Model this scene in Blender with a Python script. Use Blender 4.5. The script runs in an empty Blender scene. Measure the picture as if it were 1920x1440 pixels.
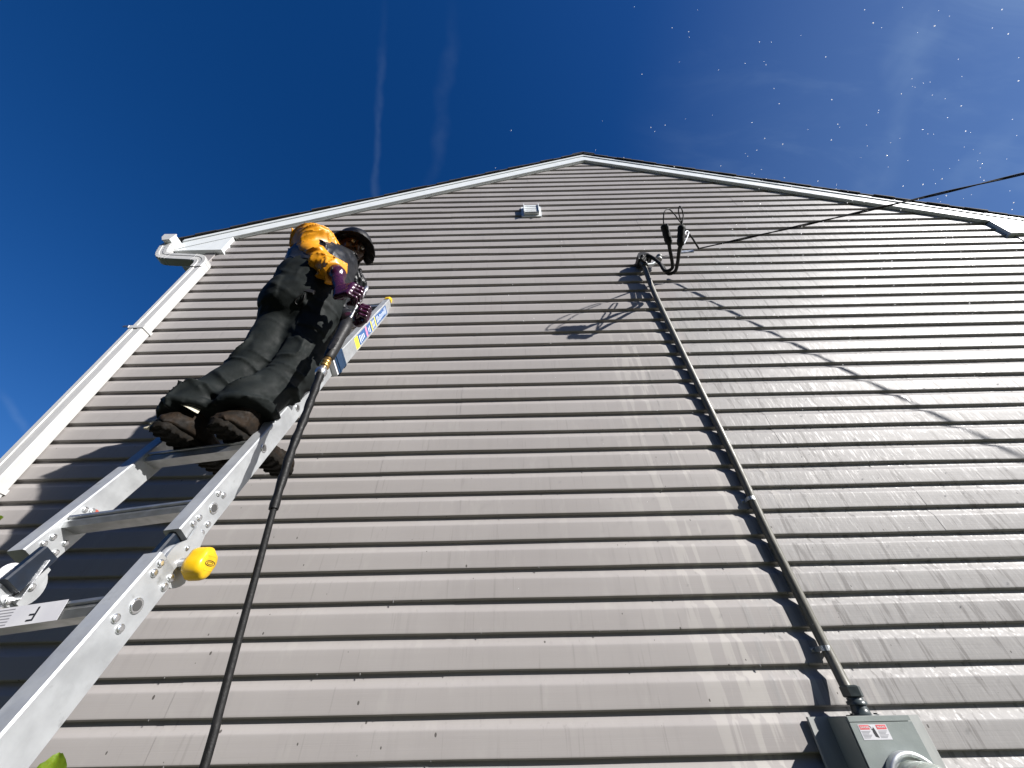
import bpy, bmesh, math, random
import numpy as np
from mathutils import Vector, Matrix, noise
random.seed(7); rng = np.random.default_rng(7)
scene = bpy.context.scene
COL = scene.collection

# ------------------------------------------------------------------ camera
H = 1.55                                   # camera height above the ground
FPX = 720.0                                # focal length in photo pixels (1920 wide)
PITCH = math.radians(41.5); ROLL = math.radians(1.23)
FW = np.array([0, math.cos(PITCH), math.sin(PITCH)])
U0 = np.array([0, -math.sin(PITCH), math.cos(PITCH)]); X0v = np.array([1., 0, 0])
RT = X0v*math.cos(ROLL) - U0*math.sin(ROLL); UP = U0*math.cos(ROLL) + X0v*math.sin(ROLL)
cd = bpy.data.cameras.new('camera'); cam = bpy.data.objects.new('camera', cd); COL.objects.link(cam)
cd.sensor_fit = 'HORIZONTAL'; cd.sensor_width = 36.0; cd.lens = 36.0*FPX/1920.0
cd.clip_start = 0.02; cd.clip_end = 3000
m = Matrix(((RT[0], UP[0], -FW[0], 0), (RT[1], UP[1], -FW[1], 0), (RT[2], UP[2], -FW[2], H), (0, 0, 0, 1)))
cam.matrix_world = m
scene.camera = cam

def ray(x, y): return FW + RT*(x-960)/FPX + UP*(720-y)/FPX
def at(x, y, Y):                           # photo pixel + distance of the plane it lies on -> world point
    d = ray(x, y); p = d*(Y/d[1]); return Vector((p[0], p[1], p[2]+H))
def W(x, y, z): return Vector((x, y, z+H)) # camera-relative height -> world

# ------------------------------------------------------------------ sun, sky, exposure
SUN = Vector((1.6, -1.0, 1.15)).normalized()
sun_el = math.asin(SUN.z); sun_az = math.atan2(SUN.x, SUN.y)
sd = bpy.data.lights.new('sun', 'SUN'); sd.energy = 5.0; sd.angle = math.radians(0.53); sd.color = (1.0, 0.965, 0.925)
so = bpy.data.objects.new('sun', sd); COL.objects.link(so)
so.rotation_euler = (-SUN).to_track_quat('-Z', 'Y').to_euler(); so.location = (8, -6, 9)

world = bpy.data.worlds.new('World'); scene.world = world; world.use_nodes = True
wn = world.node_tree; wn.nodes.clear()
class NT:
    """small node helper"""
    def __init__(s, t): s.t = t
    def n(s, typ, **kw):
        nd = s.t.nodes.new(typ)
        for k, v in kw.items():
            if k == 'inp':
                for a, b in v.items():
                    if isinstance(b, bpy.types.NodeSocket): s.t.links.new(b, nd.inputs[a])
                    else: nd.inputs[a].default_value = b
            else: setattr(nd, k, v)
        return nd
    def math(s, op, a, b=0.0, c=0.0, clamp=False):
        nd = s.t.nodes.new('ShaderNodeMath'); nd.operation = op; nd.use_clamp = clamp
        for i, v in enumerate((a, b, c)):
            if isinstance(v, bpy.types.NodeSocket): s.t.links.new(v, nd.inputs[i])
            else: nd.inputs[i].default_value = v
        return nd.outputs[0]
    def smooth(s, v, lo, hi, a=0.0, b=1.0):
        nd = s.t.nodes.new('ShaderNodeMapRange'); nd.interpolation_type = 'SMOOTHSTEP'
        s.t.links.new(v, nd.inputs[0])
        for i, x in enumerate((lo, hi, a, b)): nd.inputs[i+1].default_value = x
        return nd.outputs[0]
    def mix(s, f, a, b, typ='MIX'):
        nd = s.t.nodes.new('ShaderNodeMix'); nd.data_type = 'RGBA'; nd.blend_type = typ
        for i, v in ((0, f), (6, a), (7, b)):
            if isinstance(v, bpy.types.NodeSocket): s.t.links.new(v, nd.inputs[i])
            elif i == 0: nd.inputs[0].default_value = v
            else: nd.inputs[i].default_value = (*v, 1)
        return nd.outputs[2]
    def noise(s, vec, scale, detail=3, rough=.5, dist=0.0):
        nd = s.t.nodes.new('ShaderNodeTexNoise'); nd.inputs['Scale'].default_value = scale
        nd.inputs['Detail'].default_value = detail; nd.inputs['Roughness'].default_value = rough
        nd.inputs['Distortion'].default_value = dist
        if vec is not None: s.t.links.new(vec, nd.inputs['Vector'])
        return nd.outputs['Fac']
    def scale(s, vec, sc, loc=(0, 0, 0)):
        nd = s.t.nodes.new('ShaderNodeMapping'); s.t.links.new(vec, nd.inputs[0])
        nd.inputs['Scale'].default_value = sc; nd.inputs['Location'].default_value = loc
        return nd.outputs[0]

w = NT(wn)
sky = w.n('ShaderNodeTexSky', sky_type='NISHITA', sun_disc=False, sun_elevation=sun_el, sun_rotation=sun_az,
          altitude=200.0, air_density=1.0, dust_density=0.45, ozone_density=3.0)
hsv = w.n('ShaderNodeHueSaturation', inp={'Hue': 0.514, 'Saturation': 1.36, 'Value': 1.0, 'Color': sky.outputs[0]})
geo = w.n('ShaderNodeTexCoord'); dirv = geo.outputs['Generated']
def vdot(v):
    nd = w.n('ShaderNodeVectorMath', operation='DOT_PRODUCT', inp={0: dirv}); nd.inputs[1].default_value = v; return nd.outputs['Value']
def unit(a): return a/np.linalg.norm(a)
def trail(p0, p1, wid, amt, sc):
    a, b = unit(ray(*p0)), unit(ray(*p1)); nn = unit(np.cross(a, b)); mid = unit(a+b); al = unit(np.cross(nn, mid))
    wob = w.noise(dirv, sc, 3, .6)
    off = w.math('ADD', vdot(tuple(nn)), w.math('MULTIPLY', w.math('SUBTRACT', wob, .5), wid*4))
    across = w.smooth(w.math('ABSOLUTE', off), wid, 0.0)
    brk = w.smooth(w.noise(w.scale(dirv, (1, 1, 1), (3, 1, 7)), 9, 4, .65), .35, .7)
    half = math.acos(max(-1, min(1, float(a@b))))*.5
    along = w.smooth(w.math('ABSOLUTE', vdot(tuple(al))), half*1.5, half*.5)
    return w.math('MULTIPLY', w.math('MULTIPLY', across, w.math('ADD', w.math('MULTIPLY', brk, .7), .3)), w.math('MULTIPLY', along, amt))
t1 = trail((705, 420), (712, 60), .011, .045, 8)
t2 = trail((805, 360), (845, 60), .020, .028, 6)
t3 = trail((1650, 370), (1740, 0), .035, .09, 7)
t4 = trail((1780, 380), (1920, 230), .03, .045, 9)
t5 = trail((0, 735), (60, 810), .008, .06, 9)
cir = w.smooth(w.noise(w.scale(dirv, (1.5, 4.5, 2.0), (2, 0, 0)), 2.2, 5, .6, .6), .42, .8)
sunside = w.smooth(vdot((0.93, 0.10, 0.35)), .55, 1.0)
cir = w.math('MULTIPLY', w.math('ADD', w.math('MULTIPLY', cir, .55), .45), w.math('MULTIPLY', sunside, .30))
cl = t1
for t in (t2, t3, t4, t5, cir): cl = w.math('ADD', cl, t)
cloudcol = w.mix(cl, hsv.outputs[0], (4.6, 6.4, 8.4))
bg = w.n('ShaderNodeBackground', inp={'Color': cloudcol, 'Strength': 0.056})
out = w.n('ShaderNodeOutputWorld'); wn.links.new(bg.outputs[0], out.inputs[0])

scene.view_settings.view_transform = 'Standard'; scene.view_settings.look = 'None'
scene.view_settings.exposure = 0.9; scene.view_settings.gamma = 1.0; scene.view_settings.use_curve_mapping = False
scene.render.engine = 'CYCLES'

# ------------------------------------------------------------------ materials
def mat(name, col, rough=.5, metal=0.0, spec=.5, **kw):
    mt = bpy.data.materials.new(name); mt.use_nodes = True; t = mt.node_tree; t.nodes.clear(); h = NT(t)
    b = h.n('ShaderNodeBsdfPrincipled', inp={'Base Color': (*col, 1), 'Roughness': rough, 'Metallic': metal, 'Specular IOR Level': spec})
    o = h.n('ShaderNodeOutputMaterial'); t.links.new(b.outputs[0], o.inputs[0])
    for k, v in kw.items(): b.inputs[k.replace('_', ' ')].default_value = v
    return mt, h, b
def wpos(h): return h.n('ShaderNodeNewGeometry').outputs['Position']
def opos(h): return h.n('ShaderNodeTexCoord').outputs['Object']
def vary(name, c1, c2, rough=(.4, .6), scale=20, stretch=(1, 1, 1), metal=0.0, bump=0.0, bscale=60, spec=.5, detail=5, dirt=None, **kw):
    mt, h, b = mat(name, c1, rough[0], metal, spec, **kw); v = wpos(h)
    f = h.smooth(h.noise(h.scale(v, stretch), scale, detail, .6), .3, .7)
    c = h.mix(f, c1, c2)
    if dirt:
        g = h.smooth(h.noise(v, dirt[1], 6, .7), dirt[2], dirt[2]+.15); c = h.mix(g, c, dirt[0])
    mt.node_tree.links.new(c, b.inputs['Base Color'])
    r = h.smooth(h.noise(v, scale*1.7, 4), .3, .7, rough[0], rough[1]); mt.node_tree.links.new(r, b.inputs['Roughness'])
    if bump:
        bp = h.n('ShaderNodeBump', inp={'Strength': bump, 'Distance': .004, 'Height': h.noise(h.scale(v, stretch), bscale, 5, .6)})
        mt.node_tree.links.new(bp.outputs[0], b.inputs['Normal'])
    return mt
M = {}
def siding_material():
    mt, h, b = mat('vinyl_siding', (.3, .28, .27), .5); L = mt.node_tree.links; v = wpos(h)
    sx = h.n('ShaderNodeSeparateXYZ', inp={0: v}); X, Z = sx.outputs[0], sx.outputs[2]
    base = h.mix(h.smooth(h.noise(v, 1.3, 4), .3, .7), (.290, .272, .263), (.318, .300, .290))
    # chalky vertical streaks and old run marks
    st = h.smooth(h.noise(h.scale(v, (26, 26, 1.4)), 1.0, 4, .6), .5, .8)
    base = h.mix(h.math('MULTIPLY', st, .4), base, (.252, .237, .231))
    st2 = h.smooth(h.noise(h.scale(v, (60, 60, 2.2), (3, 0, 9)), 1.0, 3, .6), .6, .74)
    base = h.mix(h.math('MULTIPLY', st2, .36), base, (.195, .182, .176))
    # film of washed-off chalk in patches
    chalk = h.smooth(h.noise(h.scale(v, (11, 11, 4), (5, 2, 1)), 1.0, 4, .65), .56, .68)
    base = h.mix(h.math('MULTIPLY', chalk, .26), base, (.36, .345, .325))
    # wet side (right), edge ragged with runs
    rag = h.math('MULTIPLY', h.math('SUBTRACT', h.noise(h.scale(v, (16, 16, 1.1), (1, 0, 4)), 1.0, 3, .6), .5), 1.5)
    xb = h.math('ADD', 1.05, h.math('MULTIPLY', h.math('MAXIMUM', h.math('SUBTRACT', Z, H+2.35), 0.0), .85))
    wet = h.smooth(h.math('ADD', h.math('SUBTRACT', X, xb), rag), -.05, .22)
    runs = h.smooth(h.noise(h.scale(v, (38, 38, 3.2), (7, 0, 2)), 1.0, 3, .55), .56, .64)
    fleck = h.smooth(h.noise(h.scale(v, (90, 90, 14), (7, 0, 2)), 1.0, 4, .6), .5, .7)
    wetcol = h.mix(runs, (.268, .260, .254), (.165, .158, .153))
    wetcol = h.mix(h.math('MULTIPLY', fleck, .35), wetcol, (.34, .332, .322))
    base = h.mix(h.math('MULTIPLY', wet, .85), base, wetcol)
    # pale soap runs just left of the mast
    soap_zone = h.math('MULTIPLY', h.smooth(X, .45, .95), h.smooth(X, 1.7, 1.2))
    soap = h.smooth(h.noise(h.scale(v, (20, 20, 1.6), (2, 0, 5)), 1.0, 3, .5), .55, .6)
    soap = h.math('MULTIPLY', h.math('MULTIPLY', soap, soap_zone), h.smooth(Z, H+2.6, H+1.9))
    base = h.mix(h.math('MULTIPLY', soap, .6), base, (.42, .40, .375))
    # specks of dirt and splashes
    vo = h.n('ShaderNodeTexVoronoi', inp={'Vector': h.scale(v, (1, 1, .62)), 'Scale': 26.0})
    cr = h.n('ShaderNodeSeparateColor', inp={0: vo.outputs['Color']})
    thr = h.math('MULTIPLY', h.math('POWER', cr.outputs[0], 5.0), .13)
    spk = h.math('LESS_THAN', vo.outputs['Distance'], thr)
    low = h.smooth(Z, H+1.9, H+.4)
    base = h.mix(h.math('MULTIPLY', h.math('MULTIPLY', spk, low), .85), base, (.05, .045, .04))
    vo2 = h.n('ShaderNodeTexVoronoi', inp={'Vector': v, 'Scale': 17.0})
    c2 = h.n('ShaderNodeSeparateColor', inp={0: vo2.outputs['Color']})
    sp2 = h.math('LESS_THAN', vo2.outputs['Distance'], h.math('MULTIPLY', h.math('POWER', c2.outputs[1], 7.0), .05))
    base = h.mix(h.math('MULTIPLY', sp2, .8), base, (.75, .75, .74))
    L.new(base, b.inputs['Base Color'])
    r_dry = h.smooth(h.noise(v, 7, 4), .3, .7, .40, .52)
    r_wet = h.math('SUBTRACT', h.smooth(fleck, 0, 1, .56, .46), h.math('MULTIPLY', h.smooth(h.noise(h.scale(v, (48, 48, 5), (11, 0, 3)), 1.0, 3, .6), .60, .72), .22))
    rr = h.n('ShaderNodeMix', data_type='FLOAT', inp={0: wet, 2: r_dry, 3: r_wet}); L.new(rr.outputs[0], b.inputs['Roughness'])
    L.new(h.math('ADD', .13, h.math('MULTIPLY', wet, h.math('ADD', .07, h.math('MULTIPLY', fleck, .15)))), b.inputs['Specular IOR Level'])
    grain = h.noise(h.scale(v, (2.5, 2.5, 260)), 1.0, 4, .6)
    hgt = h.math('ADD', h.math('MULTIPLY', grain, .35), h.math('MULTIPLY', h.math('MULTIPLY', h.noise(h.scale(v, (55, 55, 22)), 1.0, 3), wet), .9))
    hgt = h.math('ADD', hgt, h.math('MULTIPLY', h.noise(h.scale(v, (1.2, 1.2, 9)), 1.0, 2), 1.6))
    bp = h.n('ShaderNodeBump', inp={'Strength': .5, 'Distance': .0016, 'Height': hgt}); L.new(bp.outputs[0], b.inputs['Normal'])
    return mt
M['siding'] = siding_material()
M['corner'] = vary('taupe_trim', (.21, .195, .187), (.24, .222, .213), (.4, .55), 6)
M['white'] = vary('white_aluminium_trim', (.66, .69, .69), (.62, .65, .655), (.3, .45), 9, bump=.06, bscale=14, dirt=((.44, .44, .41), 14, .68))
M['white_pipe'] = vary('white_painted_pipe', (.48, .48, .47), (.43, .43, .42), (.3, .5), 16, (3, 3, .6), dirt=((.34, .34, .32), 30, .66), bump=.1, bscale=40)
M['shingle'] = vary('asphalt_shingle', (.018, .018, .02), (.04, .038, .038), (.85, .95), 120, bump=.6, bscale=260)
M['dark'] = mat('dark_backing', (.03, .028, .027), .8)[0]
M['alu'] = vary('mill_aluminium', (.44, .455, .465), (.34, .352, .362), (.42, .58), 13, (1, 1, 1), metal=.5, bump=.05, bscale=22, dirt=((.24, .245, .245), 15, .60))
M['alu_dark'] = vary('tread_aluminium', (.46, .47, .47), (.36, .37, .36), (.3, .45), 24, metal=.85, dirt=((.2, .19, .17), 30, .66))
M['rivet'] = vary('rivet_aluminium', (.75, .76, .77), (.62, .63, .64), (.2, .35), 90, metal=.95)
M['yellow'] = vary('yellow_plastic', (.66, .42, .008), (.60, .36, .007), (.30, .42), 30, dirt=((.45, .28, .03), 60, .70))
M['blue'] = vary('blue_plastic', (.008, .034, .085), (.005, .022, .055), (.3, .45), 40)
M['navy'] = vary('navy_hinge_block', (.004, .010, .022), (.003, .007, .015), (.35, .5), 40)
M['black_plastic'] = vary('black_plastic', (.008, .008, .008), (.016, .015, .015), (.45, .6), 60, spec=.3)
M['hose'] = vary('hose_rubber', (.004, .004, .0045), (.010, .0098, .0095), (.5, .65), 70, spec=.2, bump=.25, bscale=420)
M['hose_sleeve'] = vary('hose_sleeve_vinyl', (.003, .003, .0035), (.007, .007, .007), (.45, .6), 50, spec=.22, bump=.3, bscale=90)
M['brass'] = vary('brass', (.58, .36, .12), (.40, .24, .08), (.25, .4), 60, metal=.95)
M['steel'] = vary('steel', (.55, .55, .55), (.42, .42, .43), (.25, .4), 60, metal=.95)
M['conduit'] = vary('weathered_conduit', (.155, .148, .122), (.105, .102, .085), (.38, .55), 18, (3, 3, .8), spec=.45, bump=.15, bscale=80, dirt=((.24, .235, .205), 26, .68))
M['galv'] = vary('galvanised_steel', (.55, .57, .58), (.42, .44, .45), (.35, .5), 22, metal=.7)
M['cast'] = vary('cast_aluminium', (.30, .305, .30), (.20, .205, .2), (.45, .6), 40, metal=.5, bump=.2, bscale=120)
M['cable'] = vary('black_cable', (.006, .006, .006), (.012, .012, .011), (.6, .75), 60, spec=.25)
M['box'] = vary('grey_enamel', (.228, .256, .246), (.205, .230, .222), (.32, .45), 14, bump=.08, bscale=160, dirt=((.28, .302, .292), 22, .62))
M['plate'] = vary('aluminium_backing', (.38, .39, .375), (.32, .33, .32), (.45, .6), 9, (4, 4, .7), metal=.15)
M['gland'] = vary('dark_grey_pvc', (.038, .05, .052), (.026, .034, .036), (.30, .45), 40)
M['paper'] = vary('label_paper', (.56, .56, .58), (.50, .50, .53), (.5, .6), 20)
M['label_blue'] = mat('label_blue', (.035, .10, .26), .35)[0]
M['label_red'] = mat('label_red', (.62, .10, .11), .4)[0]
M['label_pink'] = mat('label_pink', (.70, .22, .36), .4)[0]
M['label_yellow'] = mat('label_yellow', (.85, .66, .05), .4)[0]
M['ink'] = mat('black_ink', (.02, .02, .025), .5)[0]
M['ink_grey'] = mat('grey_ink', (.22, .22, .24), .5)[0]
M['white_print'] = mat('white_print', (.75, .78, .8), .45)[0]
M['hole'] = mat('rail_bore', (.05, .05, .05), .6)[0]
M['red_tag'] = vary('red_sticker', (.42, .08, .05), (.30, .06, .04), (.5, .6), 60)
M['glass'] = mat('meter_glass', (.80, .86, .80), .06, 0, .5, Transmission_Weight=.75, IOR=1.45)[0]
M['meter'] = vary('meter_face', (.55, .57, .52), (.45, .47, .43), (.4, .5), 30)
M['yellow_cloth'] = vary('yellow_rain_jacket', (.62, .265, .006), (.56, .225, .005), (.36, .5), 14, bump=.08, bscale=50, spec=.45)
M['black_cloth'] = vary('black_work_cloth', (.0050, .0070, .0069), (.0085, .0110, .0107), (.65, .85), 16, bump=.22, bscale=60, spec=.18, dirt=((.028, .024, .018), 24, .68))
M['black_shiny'] = vary('black_rubberised_cloth', (.007, .008, .010), (.013, .014, .017), (.32, .5), 20, bump=.25, bscale=36, spec=.3)
M['hat'] = vary('black_hat_cloth', (.0022, .0022, .0025), (.004, .004, .0045), (.38, .55), 40, bump=.2, bscale=70, spec=.3)
M['glove'] = vary('maroon_rubber_glove', (.040, .006, .024), (.024, .004, .015), (.16, .34), 40, bump=.15, bscale=160, spec=.6)
M['boot'] = vary('muddy_boot_leather', (.006, .005, .004), (.018, .011, .006), (.6, .85), 28, bump=.6, bscale=70, spec=.15, dirt=((.055, .030, .011), 22, .62))
M['sole'] = vary('boot_sole_rubber', (.0055, .0052, .0046), (.012, .0095, .007), (.65, .9), 50, bump=.4, bscale=90, spec=.12, dirt=((.04, .026, .013), 30, .62))
M['pale'] = vary('pale_boot_lining', (.55, .52, .42), (.38, .35, .27), (.6, .8), 60)
M['skin'] = vary('dark_skin', (.055, .024, .015), (.042, .018, .011), (.42, .55), 40, Subsurface_Weight=.05)
M['teeth'] = mat('teeth', (.68, .64, .56), .3)[0]
M['eye'] = mat('eye_white', (.55, .52, .48), .25)[0]
M['leaf'] = vary('green_leaf', (.085, .135, .006), (.13, .19, .012), (.28, .42), 60, bump=.2, bscale=120, Transmission_Weight=.0, Subsurface_Weight=.25)
M['stem'] = vary('green_stem', (.10, .14, .03), (.13, .12, .05), (.5, .6), 60)
M['grass'] = vary('lawn', (.030, .046, .015), (.050, .052, .022), (.85, .95), 3, bump=.6, bscale=40)
M['brick'] = vary('dark_brick', (.10, .055, .042), (.075, .042, .034), (.8, .9), 6, bump=.3, bscale=20)
M['pane'] = mat('window_pane', (.02, .025, .03), .08, 0, .5)[0]
M['wood'] = vary('treated_pole_wood', (.12, .085, .055), (.08, .055, .035), (.8, .9), 8, (6, 6, .5), bump=.4, bscale=30)
M['bead'] = mat('hanging_water', (.25, .25, .25), .05, 0, .6, Transmission_Weight=.4, IOR=1.33)[0]
M['drop'] = mat('water_drop', (.95, .97, .98), .15, 0, .6, Subsurface_Weight=1.0, Subsurface_Scale=.02, Subsurface_Radius=(1, 1, 1))[0]

# ------------------------------------------------------------------ mesh builder
ORI = {}                                                     # object name -> world origin
class MB:
    def __init__(s): s.v = []; s.f = []; s.smooth = []
    def add(s, vs, fs, smooth=False):
        o = len(s.v); s.v += [Vector(p) for p in vs]
        s.f += [[i+o for i in f] for f in fs]; s.smooth += [smooth]*len(fs); return s
    def box(s, lo, hi):
        x0, y0, z0 = lo; x1, y1, z1 = hi
        return s.add([(x0,y0,z0),(x1,y0,z0),(x1,y1,z0),(x0,y1,z0),(x0,y0,z1),(x1,y0,z1),(x1,y1,z1),(x0,y1,z1)],
                     [(0,3,2,1),(4,5,6,7),(0,1,5,4),(1,2,6,5),(2,3,7,6),(3,0,4,7)])
    def extrude(s, poly, vec, smooth=False):
        n = len(poly); vec = Vector(vec); a = [Vector(p) for p in poly]
        fs = [list(range(n))[::-1], [n+i for i in range(n)]] + [(i, (i+1) % n, n+(i+1) % n, n+i) for i in range(n)]
        return s.add(a+[p+vec for p in a], fs, smooth)
    def beam(s, p0, p1, ax, ay, wx, wy, ch=0.004, c0=(0, 0), c1=(0, 0), wx1=None, wy1=None):
        """rectangular bar with chamfered edges; ax, ay unit cross-section axes"""
        def ring(p, wx, wy):
            a, b = wx/2, wy/2
            return [p+ax*x+ay*y for x, y in ((-a+ch,-b),(a-ch,-b),(a,-b+ch),(a,b-ch),(a-ch,b),(-a+ch,b),(-a,b-ch),(-a,-b+ch))]
        r0 = ring(Vector(p0), wx, wy); r1 = ring(Vector(p1), wx1 or wx, wy1 or wy)
        return s.add(r0+r1, [list(range(8))[::-1], list(range(8, 16))]+[(i, (i+1) % 8, 8+(i+1) % 8, 8+i) for i in range(8)])
    def tube(s, pts, rad, n=10, caps=True, smooth=True, squash=None):
        pts = [Vector(p) for p in pts]; N = len(pts)
        rads = rad if isinstance(rad, (list, tuple)) else [rad]*N
        up = None; vs = []
        for i, p in enumerate(pts):
            t = (pts[min(i+1, N-1)]-pts[max(i-1, 0)]).normalized()
            if up is None: up = t.orthogonal().normalized()
            up = (up-t*up.dot(t)); up = up.normalized() if up.length > 1e-6 else t.orthogonal().normalized()
            sd = t.cross(up)
            for k in range(n):
                a = 2*math.pi*k/n; vs.append(p+(up*math.cos(a)+sd*math.sin(a))*rads[i])
        fs = [(i*n+k, i*n+(k+1) % n, (i+1)*n+(k+1) % n, (i+1)*n+k) for i in range(N-1) for k in range(n)]
        s.add(vs, fs, smooth)
        if caps: s.add(vs[:n], [list(range(n))[::-1]]); s.add(vs[-n:], [list(range(n))])
        return s
    def lathe(s, base, axis, prof, n=20, smooth=True, up=None):
        """prof: list of (distance along axis, radius)"""
        axis = Vector(axis).normalized(); e = axis.orthogonal().normalized() if up is None else Vector(up); g = axis.cross(e)
        vs = [Vector(base)+axis*h+(e*math.cos(2*math.pi*k/n)+g*math.sin(2*math.pi*k/n))*r for h, r in prof for k in range(n)]
        N = len(prof)
        fs = [(i*n+k, i*n+(k+1) % n, (i+1)*n+(k+1) % n, (i+1)*n+k) for i in range(N-1) for k in range(n)]
        s.add(vs, fs, smooth); s.add(vs[:n], [list(range(n))[::-1]]); s.add(vs[-n:], [list(range(n))]); return s
    def build(s, name, m, parent=None, origin=None):
        base = ORI[parent.name] if parent is not None else (Vector(origin) if origin is not None else Vector((0, 0, 0)))
        me = bpy.data.meshes.new(name); me.from_pydata([p-base for p in s.v], [], s.f); me.update()
        me.polygons.foreach_set('use_smooth', s.smooth)
        bm = bmesh.new(); bm.from_mesh(me); bmesh.ops.recalc_face_normals(bm, faces=bm.faces[:]); bm.to_mesh(me); bm.free()
        o = bpy.data.objects.new(name, me); COL.objects.link(o)
        if m is not None: me.materials.append(M[m] if isinstance(m, str) else m)
        if parent is not None: o.parent = parent
        else: o.location = base
        ORI[o.name] = base; return o
def thing(name, loc, label, cat, group=None):
    e = bpy.data.objects.new(name, None); COL.objects.link(e); e.location = loc; e.empty_display_size = .1
    ORI[e.name] = Vector(loc); tag(e, label, cat, group); return e
def tag(o, label, cat, group=None):
    o['label'] = label; o['category'] = cat
    if group: o['group'] = group
def cr(pts, n=8):
    """Catmull-Rom through points"""
    P = [Vector(p) for p in pts]; P = [P[0]*2-P[1]]+P+[P[-1]*2-P[-2]]; o = []
    for i in range(1, len(P)-2):
        a, b, c, d = P[i-1:i+3]
        for k in range(n):
            t = k/n; o.append(.5*((2*b)+(c-a)*t+(2*a-5*b+4*c-d)*t*t+(3*b-a-3*c+d)*t**3))
    o.append(P[-2]); return o

# ------------------------------------------------------------------ ground
g = MB(); g.add([(-600,-600,0),(600,-600,0),(600,600,0),(-600,600,0)], [(0,1,2,3)])
go = g.build('ground', 'grass'); go['kind'] = 'structure'

# ------------------------------------------------------------------ house
YW = 1.928                     # recess plane of the siding
CH = .128; LIP0 = -.0935; LIPD = .016
XA = 1.037; SL = .5            # gable apex x, slope
XL, XR = -2.935, XA*2+2.935
DEP = 8.0                      # house depth behind the gable wall
house = thing('house', (XA, YW, 0), 'gabled house wall clad in taupe lap siding with white rake trim', 'house')
def ztop(x): return 5.68-SL*abs(x-XA)           # siding ends here (behind the trim)
def xlim(z):
    d = (5.68-z)/SL
    return max(XL, XA-d), min(XR, XA+d)
bk = MB(); bk.extrude([W(XL,YW+.012,-1.55), W(XR,YW+.012,-1.55), W(XR,YW+.012,ztop(XR)), W(XA,YW+.012,5.68), W(XL,YW+.012,ztop(XL))], (0, .1, 0))
bk.build('wall_sheathing', 'dark', house)
for sx_ in (XL, XR):
    b_ = MB(); s_ = 1 if sx_ == XL else -1
    b_.box((min(sx_, sx_+.1*s_), YW+.115, 0), (max(sx_, sx_+.1*s_), YW+DEP, ztop(XL)+H)); b_.build('side_wall', 'siding', house)
b_ = MB(); b_.extrude([W(XL+.1,YW+DEP,-1.55), W(XR-.1,YW+DEP,-1.55), W(XR-.1,YW+DEP,ztop(XR-.1)), W(XA,YW+DEP,5.6), W(XL+.1,YW+DEP,ztop(XL+.1))], (0, -.1, 0)); b_.build('back_wall', 'siding', house)

# profile of one course, from its lip (bottom) upward: (height fraction, out)
PROF = [(-.045, .0005), (-.012, .0158), (.0, .0176), (.012, .0180), (.05, .0180), (.20, .0175), (.40, .0169), (.575, .0163), (.61, .0158), (.635, .0145), (.70, .0098), (.77, .0047), (.83, .0013), (.87, .0002), (.97, .0), (1.02, -.0005)]
seam_px = {}
def wob(x, r, s): return noise.noise(Vector((x*.9, r*3.17, s)))
fixed = {2: [-.29], 3: [-.29], 0: [-1.33], 1: [-1.33], 14: [-1.5], 15: [-1.5], 38: [2.03], 39: [2.03], 34: [2.55], 35: [2.55], 24: [2.05], 25: [2.05]}
nrow0 = -11
for r in range(nrow0, 46):
    z0 = LIP0+CH*r; z1 = z0+CH
    xl0, xr0 = xlim(z0); 
    if xr0-xl0 < .12: continue
    pr = r//2; rr = random.Random(pr*31+5)
    seams = fixed.get(r)
    if seams is None:
        s0 = rr.uniform(XL+.8, XL+3.2); seams = [s0, s0+3.4]
    else: seams = seams+[seams[0]+3.4 if seams[0] < 1 else seams[0]-3.3]
    cuts = sorted(c for c in seams if xl0+.25 < c < xr0-.25)
    edges = [None]+cuts+[None]
    for i in range(len(edges)-1):
        lap = .0011*((i+pr) % 2)
        mb = MB(); vs = []; seg = None
        xa = edges[i]; xb = edges[i+1]
        length = ((xb if xb is not None else xr0)-(xa if xa is not None else xl0)); n = max(2, int(length/.11))
        for (fz, out_) in PROF:
            z = z0+fz*CH; lo, hi = xlim(min(z, 5.655)); zz = max(z, LIP0+CH*nrow0-.02)
            a = lo if xa is None else max(lo, xa-(.014 if lap else 0)); c = hi if xb is None else min(hi, xb+(.014 if lap else 0))
            if c < a: a = c = (a+c)/2
            for j in range(n+1):
                x = a+(c-a)*j/n
                dz = wob(x, r, 1.3)*.0028+wob(x*2.6, r, 7.7)*.0012+wob(x*.35, 0, 2.2)*.004; dy = wob(x, r, 4.1)*.0022
                if r in (33, 34): dz += -.011*math.exp(-((x-.48)/.16)**2)*(1 if r == 34 else .35)
                y = YW-out_-lap-(dy if .0 <= fz < .95 else 0)
                vs.append(W(x, y, zz+dz*(1 if fz < .7 else .3)))
        K = len(PROF)
        fs = [(k*(n+1)+j, k*(n+1)+j+1, (k+1)*(n+1)+j+1, (k+1)*(n+1)+j) for k in range(K-1) for j in range(n)]
        mb.add(vs, fs, True)
        o = mb.build('siding_board', 'siding', house)
        try: o.data.set_sharp_from_angle(angle=math.radians(40))
        except Exception: pass
# corner posts
for sg in (-1, 1):
    xe = XL if sg < 0 else XR
    b_ = MB(); b_.beam(W(xe-sg*.047, YW+.028, -1.5), W(xe-sg*.047, YW+.028, ztop(xe)-.02), Vector((1, 0, 0)), Vector((0, 1, 0)), .11, .105, .004)
    b_.build('corner_post', 'corner', house)
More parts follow.
